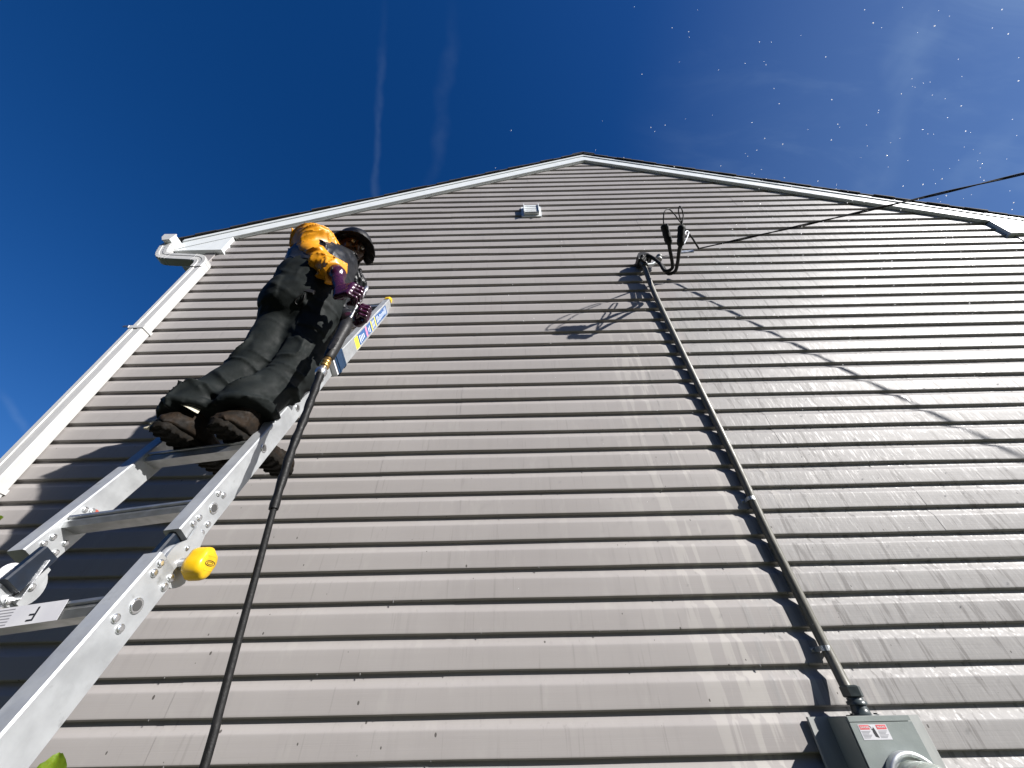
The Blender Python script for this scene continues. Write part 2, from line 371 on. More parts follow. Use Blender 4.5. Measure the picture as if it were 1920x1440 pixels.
# rake boards, trim, soffit, roof
EX = 3.231+XA                  # half width to the eave ends at the rake
ZR = 5.79                    # top of rake board at the apex
for sg in (-1, 1):
    xe = XA+sg*EX; ze = ZR-SL*EX; y0 = 1.875
    b_ = MB(); hb = .155
    b_.extrude([W(XA, y0, ZR), W(xe, y0, ze), W(xe, y0, ze-hb), W(XA, y0, ZR-hb)], (0, .018, 0)); b_.build('rake_board', 'white', house)
    b_ = MB(); b_.extrude([W(XA, y0-.010, ZR+.012), W(xe, y0-.010, ze+.012), W(xe, y0-.010, ze-.028), W(XA, y0-.010, ZR-.028)], (0, .0085, 0)); b_.build('drip_edge', 'white', house)
    b_ = MB(); xs = XA+sg*(EX-.45)
    b_.extrude([W(XA, y0+.020, ZR-hb+.012), W(xs, y0+.020, ZR-SL*(EX-.45)-hb+.012), W(xs, y0+.020, ZR-SL*(EX-.45)-hb+.022), W(XA, y0+.020, ZR-hb+.022)], (0, .034, 0)); b_.build('rake_soffit', 'white', house)
    b_ = MB(); zt = ZR-hb-.016; xs2 = XA+sg*(EX-.50); zs2 = zt-SL*(EX-.50)
    b_.extrude([W(XA, 1.893, zt+.05), W(xs2, 1.893, zs2+.05), W(xs2, 1.893, zs2+.008), W(XA, 1.893, zt+.008)], (0, .014, 0)); b_.build('rake_trim', 'white', house)
    # cornice return
    xa_, xb_ = XA+sg*(EX-.005), XA+sg*(EX-.45)
    za_, zb_ = ZR-SL*EX-hb-.002, ZR-SL*(EX-.45)-hb-.002
    b_ = MB(); b_.extrude([W(xa_, y0+.004, za_), W(xb_, y0+.004, zb_), W(xb_, y0+.004, za_-.012), W(xa_, y0+.004, za_-.012)], (0, .050, 0)); b_.build('cornice_return', 'white', house)
    b_ = MB(); b_.extrude([W(xa_, y0-.003, za_-.014), W(xb_-sg*.01, y0-.003, za_-.014), W(xb_-sg*.01, y0-.003, za_-.034), W(xa_, y0-.003, za_-.034)], (0, .058, 0)); b_.build('return_moulding', 'white', house)
    # eave soffit and fascia along the side
    b_ = MB(); b_.box((min(XA+sg*(EX-.20), xe), YW+.02, za_+H-.03), (max(XA+sg*(EX-.20), xe), YW+DEP, za_+H-.015)); b_.build('eave_soffit', 'white', house)
    b_ = MB(); b_.box((min(xe, xe-sg*.02), YW+.02, za_+H-.012), (max(xe, xe-sg*.02), YW+DEP, ze+H-.012)); b_.build('eave_fascia', 'white', house)
    # deck and shingles
    nx, nz = sg*SL/math.hypot(1, SL), 1/math.hypot(1, SL)
    tx, tz = sg*nz, -abs(nx)
    Ltot = EX/nz+.03
    rf = MB(); rf.extrude([W(XA, 1.869, ZR+.014), W(XA+tx*Ltot, 1.869, ZR+.014+tz*Ltot), W(XA+tx*Ltot+nx*.012, 1.869, ZR+.014+tz*Ltot+nz*.012), W(XA+nx*.0, 1.869, ZR+.014+.013)], (0, DEP+.3, 0))
    roof = rf.build('roof', 'shingle', house)
    ncs = 30; c_ = (Ltot+.02)/ncs
    for i in range(ncs):
        s0, s1 = i*c_-.02, (i+1)*c_+.012
        yj = random.uniform(-.006, .006)
        def pt_(s, hh): return W(XA+tx*max(s, 0)+nx*hh, 1.850+yj, ZR+.015+tz*max(s, 0)+nz*hh)
        m_ = MB(); m_.extrude([pt_(s0, .0125+.0008*(i % 2)), pt_(s1, .0125+.0008*(i % 2)), pt_(s1, .036), pt_(s0, .021)], (0, DEP+.34, 0)); m_.build('shingle_course', 'shingle', roof)
cp = MB(); cp.extrude([W(XA-.15, 1.845, ZR+.045-.062), W(XA, 1.845, ZR+.052), W(XA+.15, 1.845, ZR+.045-.062), W(XA+.15, 1.845, ZR+.062-.062), W(XA, 1.845, ZR+.068), W(XA-.15, 1.845, ZR+.062-.062)], (0, DEP+.35, 0)); cp.build('ridge_cap', 'shingle', house)

# ------------------------------------------------------------------ unseen house added behind the camera to cut sky fill on the wall
nb = thing('sky_blocker_house', (-5.0, -5.6, 0), 'unseen dark brick house added behind the viewer to block the bright horizon', 'house')
NX0, NX1, NY0, NY1, NE, NRZ = -19.0, 6.0, -14.0, -5.6, 5.8, 8.6
b_ = MB(); b_.box((NX0, NY0, 0), (NX1, NY1, NE)); b_.build('wall', 'brick', nb)
b_ = MB(); ym = (NY0+NY1)/2
b_.extrude([(NX0-.4, NY1+.4, NE-.12), (NX0-.4, ym, NRZ), (NX0-.4, NY0-.4, NE-.12), (NX0-.4, NY0-.4, NE+.06), (NX0-.4, ym, NRZ+.18), (NX0-.4, NY1+.4, NE+.06)], (NX1-NX0+.8, 0, 0)); b_.build('roof', 'shingle', nb)
for wx in (-16.5, -12.5, -8.0, -3.5, 1.5):
    for wz in (.9, 3.5):
        b_ = MB(); b_.box((wx, NY1+.005, wz), (wx+1.1, NY1+.06, wz+1.4)); wo_ = b_.build('window', 'white', nb)
        b_ = MB(); b_.box((wx+.08, NY1+.062, wz+.08), (wx+1.02, NY1+.07, wz+1.32)); b_.build('pane', 'pane', wo_)

# ------------------------------------------------------------------ gutter + downspout (left)
xg = XA-EX; zg = ZR-SL*EX-.045
gut = thing('gutter', W(xg, 1.9, zg), 'white eave gutter with end cap at the left roof corner', 'gutter')
sec = [(0, .0), (-.012, -.085), (-.075, -.095), (-.108, -.04), (-.112, .0), (-.128, .004), (-.128, .012), (-.106, .010), (-.100, -.04), (-.072, -.088), (-.018, -.078), (-.007, 0)]
b_ = MB(); b_.extrude([W(xg-.005+a, 1.80, zg+b) for a, b in sec], (0, DEP+.2, 0)); b_.build('gutter_trough', 'white', gut)
b_ = MB(); b_.extrude([W(xg-.004+a, 1.785, zg+b) for a, b in [(0, .012), (-.012, -.089), (-.075, -.1), (-.112, -.04), (-.116, .014)]], (0, .0125, 0)); b_.build('end_cap', 'white_pipe', gut)
b_ = MB(); b_.box((xg-.13, 2.15, zg+H+.004), (xg-.004, 2.17, zg+H+.010)); b_.build('hanger', 'steel', gut)

XD = -2.80; YD = 1.868
ds = thing('downspout', Vector((XD, YD, 0)), 'white downspout with curved elbows running down the left house corner', 'downspout')
def pipe_rect(path, wx, wy, side):
    """rectangular pipe swept in one plane; side = axis perpendicular to the plane"""
    vs = []; N = len(path); side = Vector(side)
    for i, p in enumerate(path):
        t = (path[min(i+1, N-1)]-path[max(i-1, 0)]).normalized(); nrm = side.cross(t).normalized()
        c = .006; a, b = wx/2, wy/2
        for x, y in ((-a+c,-b),(-a*.33,-b),(-a*.28,-b+.004),(a*.28,-b+.004),(a*.33,-b),(a-c,-b),(a,-b+c),(a,b-c),(a-c,b),(-a+c,b),(-a,b-c),(-a,-b+c)):
            vs.append(p+nrm*x+side*y)
    n = 12
    fs = [(i*n+k, i*n+(k+1) % n, (i+1)*n+(k+1) % n, (i+1)*n+k) for i in range(N-1) for k in range(n)]
    return MB().add(vs, fs).add(vs[:n], [list(range(n))]).add(vs[-n:], [list(range(n))])
b_ = pipe_rect([W(XD, YD, z) for z in (-1.48, -.5, .5, 1.5, 2.2, 2.28)], .105, .078, (0, 1, 0)); b_.build('lower_pipe', 'white_pipe', ds)
b_ = pipe_rect([W(XD, YD, z) for z in (2.26, 2.6, 3.13)], .098, .072, (0, 1, 0)); b_.build('upper_pipe', 'white_pipe', ds)
def elbow(path): 
    P = cr(path, 7); rib = []
    for i, p in enumerate(P): rib.append(p)
    return rib
E0 = at(306, 470, 1.845); E1 = at(312, 486, 1.855); E2 = at(338, 494, 1.86); E3 = W(XD+.004, YD, 3.13)
top = W(xg-.055, 1.85, zg-.085)
base_path = cr([top, top+Vector((-.004, .0, -.05)), W(xg-.012, YD, 3.335), W(xg+.075, YD, 3.292), W(XD-.13, YD, 3.262), W(XD-.045, YD, 3.240), W(XD-.004, YD, 3.185), W(XD, YD, 3.10)], 8)
e_ = pipe_rect([Vector((p.x, YD-.004, p.z)) for p in base_path], .100, .080, (0, 1, 0)); el = e_.build('elbow', 'white_pipe', ds)
for i in list(range(6, 26, 2))+list(range(34, 52, 2)):
    if i+1 >= len(base_path): break
    p, q_ = base_path[i], base_path[i+1]; t = (q_-p).normalized(); c_ = Vector((p.x, YD-.004, p.z))
    r_ = pipe_rect([c_-t*.004, c_+t*.004], .1035, .0835, (0, 1, 0)); r_.build('crimp', 'white_pipe', el)
for z_ in (2.27, .98):
    b_ = MB(); b_.box((XD-.058, YD-.043, z_+H-.014), (XD+.058, YD+.041, z_+H+.014)); st_ = b_.build('strap', 'white_pipe', ds)
    b_ = MB(); b_.box((XD-.10, YD-.046, z_+H-.004), (XD-.058, YD-.040, z_+H+.012)); b_.build('strap_tab', 'steel', st_)

# ------------------------------------------------------------------ gable vent
vc = at(996, 396, 1.895)
vent = thing('gable_vent', vc, 'small white louvered vent high on the gable wall', 'vent')
def vbox(name, x0, x1, z0, z1, y0, y1, parent=vent, m='white'):
    b = MB(); b.beam(Vector((vc.x+(x0+x1)/2, y0, vc.z+(z0+z1)/2)), Vector((vc.x+(x0+x1)/2, y1, vc.z+(z0+z1)/2)), Vector((1, 0, 0)), Vector((0, 0, 1)), x1-x0, z1-z0, .004); return b.build(name, m, parent)
vbox('back_flange', -.108, .108, -.115, .115, 1.897, 1.935)
vbox('housing', -.083, .083, -.088, .092, 1.872, 1.8965)
for i in range(4):
    z_ = -.078+i*.042
    b = MB(); b.extrude([(vc.x-.074, 1.8625, vc.z+z_), (vc.x-.074, 1.8665, vc.z+z_+.036), (vc.x-.074, 1.8705, vc.z+z_+.036), (vc.x-.074, 1.8705, vc.z+z_)], (.148, 0, 0)); b.build('louver', 'white', vent)
for s_ in (-1, 1): vbox('cheek', s_*.079-.004, s_*.079+.004, -.088, .092, 1.850, 1.8715)

# ------------------------------------------------------------------ meter box
bx0, bx1, byf, byb = 1.134, 1.346, 1.775, 1.892
box = thing('meter_box', Vector(((bx0+bx1)/2, 1.9, H-.45)), 'grey electric meter box on a pale backing plate at lower right', 'meter box')
b_ = MB(); b_.beam(W(1.268, 1.898, -.52), W(1.268, 1.898, .0015), Vector((1, 0, 0)), Vector((0, 1, 0)), .41, .012, .002); b_.build('backing_plate', 'plate', box)
b_ = MB(); b_.beam(W((bx0+bx1)/2, (byf+byb)/2+.004, -.46), W((bx0+bx1)/2, (byf+byb)/2+.004, -.001), Vector((1, 0, 0)), Vector((0, 1, 0)), bx1-bx0, byb-byf-.008, .003); b_.build('enclosure', 'box', box)
b_ = MB(); b_.beam(W((bx0+bx1)/2, byf+.001, -.47), W((bx0+bx1)/2, byf+.001, -.0155), Vector((1, 0, 0)), Vector((0, 1, 0)), bx1-bx0+.004, .0045, .0015); cover = b_.build('cover', 'box', box)
b_ = MB(); b_.beam(W((bx0+bx1)/2, byf+.002, -.0135), W((bx0+bx1)/2, byf+.002, .0005), Vector((1, 0, 0)), Vector((0, 1, 0)), bx1-bx0+.003, .006, .0015); b_.build('top_flange', 'box', box)
b_ = MB(); b_.box((bx0-.0025, byf+.006, H-.46), (bx0-.0005, byf+.05, H-.018)); b_.build('side_lip', 'box', box)
def plate_y(x0, x1, z0, z1, y, th=.0006): 
    b = MB(); b.box((x0, y-th, z0+H), (x1, y, z1+H)); return b
yl = byf-.0014
lx0, lx1, lz0, lz1 = 1.156, 1.252, -.060, -.021
lab = plate_y(lx0, lx1, lz0, lz1, yl).build('warning_label', 'paper', box)
plate_y(lx0+.003, lx0+.036, lz1-.013, lz1-.0015, yl-.0007, .0003).build('red_panel', 'label_red', lab)
plate_y(lx1-.036, lx1-.003, lz1-.013, lz1-.0015, yl-.0007, .0003).build('red_panel', 'label_red', lab)
def text(s, size, loc, rot, m, parent, name='lettering', thick=.0002, bold=0.0):
    c = bpy.data.curves.new(name, 'FONT'); c.body = s; c.size = size; c.align_x = 'CENTER'; c.align_y = 'CENTER'; c.extrude = thick; c.offset = bold
    tmp = bpy.data.objects.new(name+'_tmp', c); COL.objects.link(tmp); dg = bpy.context.evaluated_depsgraph_get()
    me = bpy.data.meshes.new_from_object(tmp.evaluated_get(dg)); bpy.data.objects.remove(tmp)
    mtx = Matrix.Translation(Vector(loc)-ORI[parent.name]) @ rot.to_4x4(); me.transform(mtx)
    o = bpy.data.objects.new(name, me); COL.objects.link(o); me.materials.clear(); me.materials.append(M[m]); o.parent = parent; ORI[o.name] = ORI[parent.name]; return o
ROTF = Matrix.Rotation(math.pi/2, 3, 'X')
text('DANGER', .0075, (lx0+.0195, yl-.0013, H+lz1-.0072), ROTF, 'white_print', lab)
text('PELIGRO', .0068, (lx1-.0195, yl-.0013, H+lz1-.0072), ROTF, 'white_print', lab)
for s_ in (0, 1):
    for i in range(6):
        xx = lx0+.004 if s_ == 0 else lx1-.036
        plate_y(xx, xx+.030-(i % 3)*.004, lz1-.018-i*.0033, lz1-.0165-i*.0033, yl-.0007, .0002).build('text_line', 'ink_grey', lab)
hd = MB(); hx = (lx0+lx1)/2
hd.extrude([(hx-.004, yl-.0012, H-.052), (hx+.007, yl-.0012, H-.055), (hx+.004, yl-.0012, H-.036), (hx+.001, yl-.0012, H-.028), (hx-.004, yl-.0012, H-.033), (hx-.006, yl-.0012, H-.040)], (0, .0004, 0)); hd.build('hand_symbol', 'ink', lab)
zg_ = MB(); zg_.tube([(hx-.011, yl-.001, H-.024), (hx-.006, yl-.001, H-.029), (hx-.0075, yl-.001, H-.032), (hx-.003, yl-.001, H-.037)], .0006, 5); zg_.build('spark_symbol', 'ink', lab)
mc = W(1.258, byf-.003, -.178)
b_ = MB(); b_.lathe(mc, (0, -1, 0), [(0, .092), (.020, .092), (.024, .088), (.024, .078), (.012, .076)], 40); b_.build('meter_ring', 'galv', box)
b_ = MB(); b_.lathe(mc+Vector((0, -.010, 0)), (0, -1, 0), [(0, .070), (.075, .068), (.092, .062), (.10, .048), (.102, .02)], 36); b_.build('meter_glass', 'glass', box)
b_ = MB(); b_.lathe(mc+Vector((0, -.008, 0)), (0, -1, 0), [(0, .060), (.062, .060), (.066, .056)], 32); b_.build('meter_body', 'meter', box)

# ------------------------------------------------------------------ service mast
hubx = 1.232; huby = 1.838
mast = thing('service_mast', W(hubx, huby, .002), 'weathered grey-brown conduit mast rising up the wall to a weatherhead', 'conduit mast')
path = [W(hubx, huby, .06), at(1587.5, 1290, 1.853), at(1562, 1240, 1.872), at(1530.8, 1180, 1.885), at(1478, 1075, 1.888), at(1430.8, 980, 1.889), at(1375.8, 860, 1.889), at(1308, 720, 1.888), at(1240.8, 580, 1.884), at(1222, 538, 1.877), at(1208, 500, 1.860)]
cpth = cr(path, 6)
b_ = MB(); b_.tube(cpth, .0200, 18); b_.build('conduit', 'conduit', mast)
for px, py, yy in ((1408, 936, 1.889), (1547, 1216, 1.880)):
    c_ = at(px, py, yy); b_ = MB(); zc = c_.z
    arc = [Vector((c_.x-.044, 1.909, zc)), Vector((c_.x-.024, 1.907, zc))]+[Vector((c_.x+.0220*math.cos(a), c_.y+.0*yy-.0220*math.sin(a), zc)) for a in [math.pi-k*math.pi/8 for k in range(9)]]+[Vector((c_.x+.024, 1.907, zc)), Vector((c_.x+.044, 1.909, zc))]
    vs = []
    for p in arc: vs += [p+Vector((0, 0, -.009)), p+Vector((0, 0, .009)), p+Vector((0, .0025, .009)), p+Vector((0, .0025, -.009))]
    N = len(arc); b_.add(vs, [(i*4+k, i*4+(k+1) % 4, (i+1)*4+(k+1) % 4, (i+1)*4+k) for i in range(N-1) for k in range(4)])
    stp = b_.build('strap', 'galv', mast)
    for s_ in (-1, 1):
        b_ = MB(); b_.lathe(Vector((c_.x+s_*.034, 1.9085, zc)), (0, -1, 0), [(0, .0065), (.003, .0065), (.0042, .004)], 10); b_.build('screw', 'steel', stp)
# hub and compression gland on top of the box
b_ = MB(); b_.lathe(W(hubx, huby, .0015), (0, 0, 1), [(0, .050), (.003, .050), (.0035, .030), (.018, .027), (.030, .025)], 24); b_.build('hub', 'gland', mast)
b_ = MB(); b_.lathe(W(hubx, huby, .0315), (0, 0, 1), [(0, .032), (.010, .032), (.012, .026), (.020, .026)], 24); b_.build('lock_ring', 'gland', mast)
b_ = MB(); b_.lathe(W(hubx, huby, .0525), (0, 0, 1), [(0, .030), (.003, .034), (.030, .034), (.035, .026)], 6, smooth=False); b_.build('gland_nut', 'gland', mast)
for dx in (-.042, .042):
    b_ = MB(); b_.lathe(W(hubx+dx, huby-.01, .0045), (0, 0, 1), [(0, .006), (.004, .006)], 8); b_.build('screw', 'black_plastic', mast)
# weatherhead
wh = at(1208, 497, 1.855)
b_ = MB()
b_.lathe(wh+Vector((0, 0, -.02)), (0, 0, 1), [(0, .030), (.035, .032), (.045, .040), (.06, .046), (.085, .046), (.11, .030), (.12, .010)], 20)
wh_o = b_.build('weatherhead', 'gland', mast)
b_ = MB(); hood = [(-.052, .03), (-.055, .08), (-.035, .12), (.01, .135), (.05, .115), (.072, .07), (.07, .045), (.05, .05), (.02, .085), (-.02, .085), (-.038, .05)]
b_.extrude([wh+Vector((a, -.05, b)) for a, b in hood], (0, .10, 0)); b_.build('hood', 'black_plastic', wh_o)
b_ = MB(); b_.lathe(wh+Vector((.045, -.012, .052)), (.75, -.15, -.65), [(0, .040), (.012, .040), (.014, .034)], 16); b_.build('wire_plate', 'black_plastic', wh_o)
# anchor arm with spool for the drop wire
b_ = MB(); b_.tube([wh+Vector((.0, .0, -.005)), wh+Vector((.07, .0, .005)), wh+Vector((.125, -.01, .05))], [.017, .016, .013], 10); b_.build('anchor_arm', 'galv', mast)
sp = wh+Vector((.150, -.015, .085))
b_ = MB(); b_.lathe(sp+Vector((-.010, 0, -.030)), (.3, 0, 1), [(0, .026), (.012, .027), (.018, .017), (.042, .017), (.048, .027), (.060, .026)], 18); b_.build('spool_insulator', 'cast', mast)

# ------------------------------------------------------------------ service drop (wires and splices)
lo = wh+Vector((.055, -.02, .045))
drop = thing('service_drop', wh+Vector((.15, -.05, .05)), 'black overhead service cable with looped splices at the weatherhead', 'power cable')
U_ = at(1258, 510, 1.744)
sB1, sT1 = at(1255, 458, 1.50), at(1245, 422, 1.40)
sB2, sT2 = at(1276, 461, 1.48), at(1278, 424, 1.385)
for nm, off, bot in (('conductor', Vector((-.012, -.008, .01)), sB1), ('conductor', Vector((.012, .008, -.006)), sB2)):
    b_ = MB(); mid = at(1238, 500, 1.80)
    b_.tube(cr([at(1204, 489, 1.80)+off*.6, at(1213, 480, 1.79)+off*.6, at(1226, 485, 1.785)+off*.8, at(1240, 497, 1.77)+off, U_+off+Vector((-.03, .01, .012)), U_+off+Vector((.012, -.02, -.006)), U_.lerp(bot, .35)+off*.5+Vector((.02, 0, .0)), bot.lerp(U_, .12), bot], 7), .0135, 10); b_.build(nm, 'cable', drop)
for bt, tp in ((sB1, sT1), (sB2, sT2)):
    ax = (tp-bt); L_ = ax.length
    b_ = MB(); b_.lathe(bt-ax*.05, ax, [(0, .012), (L_*.08, .020), (L_*.16, .028), (L_*.24, .026), (L_*.32, .029), (L_*.45, .026), (L_*.6, .029), (L_*.75, .026), (L_*.9, .029), (L_*1.02, .028), (L_*1.06, .020)], 12); b_.build('splice_cover', 'cable', drop)
A0 = at(1311, 467, 1.728)                       # dead-end of the drop
tw = at(1279, 420, 1.50)
b_ = MB(); b_.tube(cr([sT1, at(1244, 412, 1.375), at(1246, 397, 1.335), at(1254, 392, 1.355), at(1264, 401, 1.41), at(1273, 413, 1.47), tw], 7), .0048, 7); b_.build('jumper', 'cable', drop)
b_ = MB(); b_.tube(cr([sT2, at(1281, 405, 1.345), at(1279, 394, 1.315), at(1275, 387, 1.31), at(1272.5, 391, 1.34), at(1273, 402, 1.41), at(1279, 419, 1.49)], 7), .0048, 7); b_.build('jumper', 'cable', drop)
b_ = MB(); b_.tube(cr([tw, at(1284, 428, 1.54), at(1297, 445, 1.63), A0], 7), [.005]*8+[.0075]*14, 8); b_.build('tap_wire', 'cable', drop)
b_ = MB(); b_.tube([sp+Vector((.015, 0, .02)), at(1270, 475, 1.76), A0], .0022, 6); b_.tube([sp+Vector((.01, 0, -.01)), at(1262, 480, 1.765), at(1285, 472, 1.745)], .002, 6); b_.build('bail_wire', 'steel', drop)
b_ = MB(); b_.beam(at(1277, 473, 1.745), at(1300, 471, 1.735), Vector((0, 1, 0)), Vector((0, 0, 1)), .014, .034, .003); b_.build('wedge_clamp', 'galv', drop)
b_ = MB(); b_.tube(cr([sB2+Vector((.02, -.01, .0)), at(1288, 446, 1.52), at(1291, 436, 1.54), at(1286, 434, 1.53), at(1282, 445, 1.50), at(1279, 462, 1.50), at(1273, 480, 1.58)], 6), .0055, 7); b_.build('neutral_tail', 'galv', drop)
def dropz(x): return 3.06-.172*(x-1.66)+.0119*(x-1.66)**2
def dropp(x): return Vector((x, 1.735-.352*(x-1.66), dropz(x)+H))
PX = 22.0
for s_ in range(2):
    P = []; n = 520
    for i in range(n+1):
        f = i/n; x = A0.x+(PX-A0.x)*(f**1.35); c = dropp(x); d_ = (c-A0).length
        a = d_/.42*2*math.pi*.5+s_*math.pi; rr_ = .0052*min(1, d_/.2)
        P.append(c+Vector((.0, math.cos(a)*rr_, math.sin(a)*rr_)) if i else A0)
    b_ = MB(); b_.tube(P, .0050, 7); b_.build('drop_strand', 'cable', drop)
pe = dropp(PX)
pole = thing('utility_pole', Vector((PX+.17, pe.y, 0)), 'wooden utility pole at the far end of the service cable', 'utility pole')
b_ = MB(); b_.tube([(PX+.17, pe.y, -.1), (PX+.17, pe.y, 4), (PX+.17, pe.y, 8.6)], [.16, .14, .11], 14); b_.build('pole_shaft', 'wood', pole)
b_ = MB(); b_.beam(Vector((PX+.02, pe.y-1.1, 8.1)), Vector((PX+.02, pe.y+1.1, 8.1)), Vector((1, 0, 0)), Vector((0, 0, 1)), .09, .11, .006); b_.build('crossarm', 'wood', pole)
b_ = MB(); b_.lathe(Vector((PX+.05, pe.y, pe.z-.04)), (0, 0, 1), [(0, .03), (.02, .035), (.04, .022), (.06, .035), (.08, .03)], 12); b_.build('insulator', 'cast', pole)

# ------------------------------------------------------------------ ladder
LQ = Vector((-.865, .965, .211)); LU = Vector((-.084, .383, .92)).normalized(); LR = Vector((.994, -.032, .104)); LR = (LR-LU*LR.dot(LU)).normalized(); LN = LR.cross(LU).normalized()
if LN.y > 0: LN = -LN
LS = .3048; LWD = .393; RB = .083; RA = .046
def lp(k, w_, d): p = LQ+LU*(LS*k)-LR*w_+LN*d; return Vector((p.x, p.y, p.z+H))
ladder = thing('ladder', lp(-6.2, .2, 0), 'aluminium multi-position ladder with yellow hinge knobs leaning on the siding', 'ladder')
def rail(k0, k1, w0, w1, d0=0, d1=0, wa=RA, wb=RB, m='alu', name='rail'):
    b = MB(); b.beam(lp(k0, w0, d0), lp(k1, w1, d1), LR, LN, wa, wb, .0035); return b.build(name, m, ladder)
wR, wL = RA/2, LWD+RA/2
low_r = rail(-6.15, .36, wR-.010, wR-.010, wb=.090, name='lower_rail'); low_l = rail(-6.15, .36, wL+.004, wL+.004, wb=.090, name='lower_rail')
upr = rail(.62, 5.3, wR, wR, name='upper_rail'); upl = rail(.62, 5.3, wL, wL, name='upper_rail')
TK, TW_, TD = 8.46, -.095, .030
tpr = rail(4.62, TK, wR-.030, TW_+.018, .004, TD, wa=.048, wb=.094, name='top_rail')
tpl = rail(4.62, TK, wL+.030, LWD+RA-TW_-.018, .004, TD, wa=.048, wb=.094, name='top_rail')
for wv in (TW_+.018, LWD+RA-TW_-.018):
    b = MB(); b.beam(lp(TK-.02, wv, TD), lp(TK+.12, wv-.004*(1 if wv < .2 else -1), TD+.001), LR, LN, .060, .108, .014); cap = b.build('end_cap', 'yellow', ladder)
for wv in (wR-.010, wL+.004):
    b = MB(); b.beam(lp(-6.32, wv, 0), lp(-6.14, wv, 0), LR, LN, .062, .105, .01); b.build('foot', 'black_plastic', ladder)
# rungs
RUNG = [(-.017, .032), (.000, .034), (.004, .028), (.010, .028), (.013, .034), (.019, .033), (.0195, .020), (.0155, .008), (.0195, .006), (.0195, -.006), (.0155, -.008), (.0195, -.022), (.018, -.026), (-.010, -.024), (-.017, -.016), (-.017, .020)]
rungs = {}
def rung(k, w0, w1, d=0):
    b = MB(); p0 = lp(k, w0, d); fwd = (LN*.93-LU*.37).normalized(); upv = LR.cross(fwd); upv = upv if upv.z > 0 else -upv
    b.extrude([p0+upv*a+fwd*c_ for a, c_ in RUNG], lp(k, w1, d)-p0); return b.build('rung', 'alu_dark', ladder)
for k in range(-6, 6): rungs[k] = rung(k, RA-.004+(0 if k > 0 else -.010), LWD+.003)
for k in (5.55, 6.55, 7.55, 8.2):
    f = (k-4.62)/(TK-4.62); wi = (wR-.030)+((TW_+.018)-(wR-.030))*f+.024
    rung(k, wi, LWD+RA-wi, .004+(TD-.004)*f)
# flared bores where rungs pass the right rail
for k in range(-6, 6):
    wo = -.010 if k <= 0 else 0
    if k == 0: wo = -.010
    b = MB(); b.lathe(lp(k, wo-.0335+.0335, 0), LR, [(-.004, .016), (.0022, .0165), (.0030, .0140), (.0026, .0118)], 20); bo = b.build('rung_flare', 'rivet', ladder)
    b = MB(); b.lathe(lp(k, wo-.0010, 0), LR, [(0, .0115), (.0022, .0112)], 16); b.build('bore', 'hole', bo)
def rivet(k, w_, d, sgn=1, r=.0085):
    b = MB(); b.lathe(lp(k, w_, d), LR*sgn, [(-.002, r), (.003, r), (.0048, r*.85), (.0056, r*.5)], 12); b.build('rivet', 'rivet', ladder)
for k, d in ((.74, .020), (.82, .018), (.76, -.022), (.86, -.020)): rivet(k, 0, d); rivet(k, LWD, d)
for k, d in ((1.13, .022), (1.17, .004)): rivet(k, 0, d); rivet(k+.02, LWD, d)
for k, d in ((.30, .026), (.22, .022), (.30, -.026), (.22, -.028)): rivet(k, -.010, d, r=.0095); rivet(k, LWD+.004-.023+.0, d, r=.0095)
for k, d in ((-.14, .022), (-.16, -.004)): rivet(k, -.010, d, r=.0095)
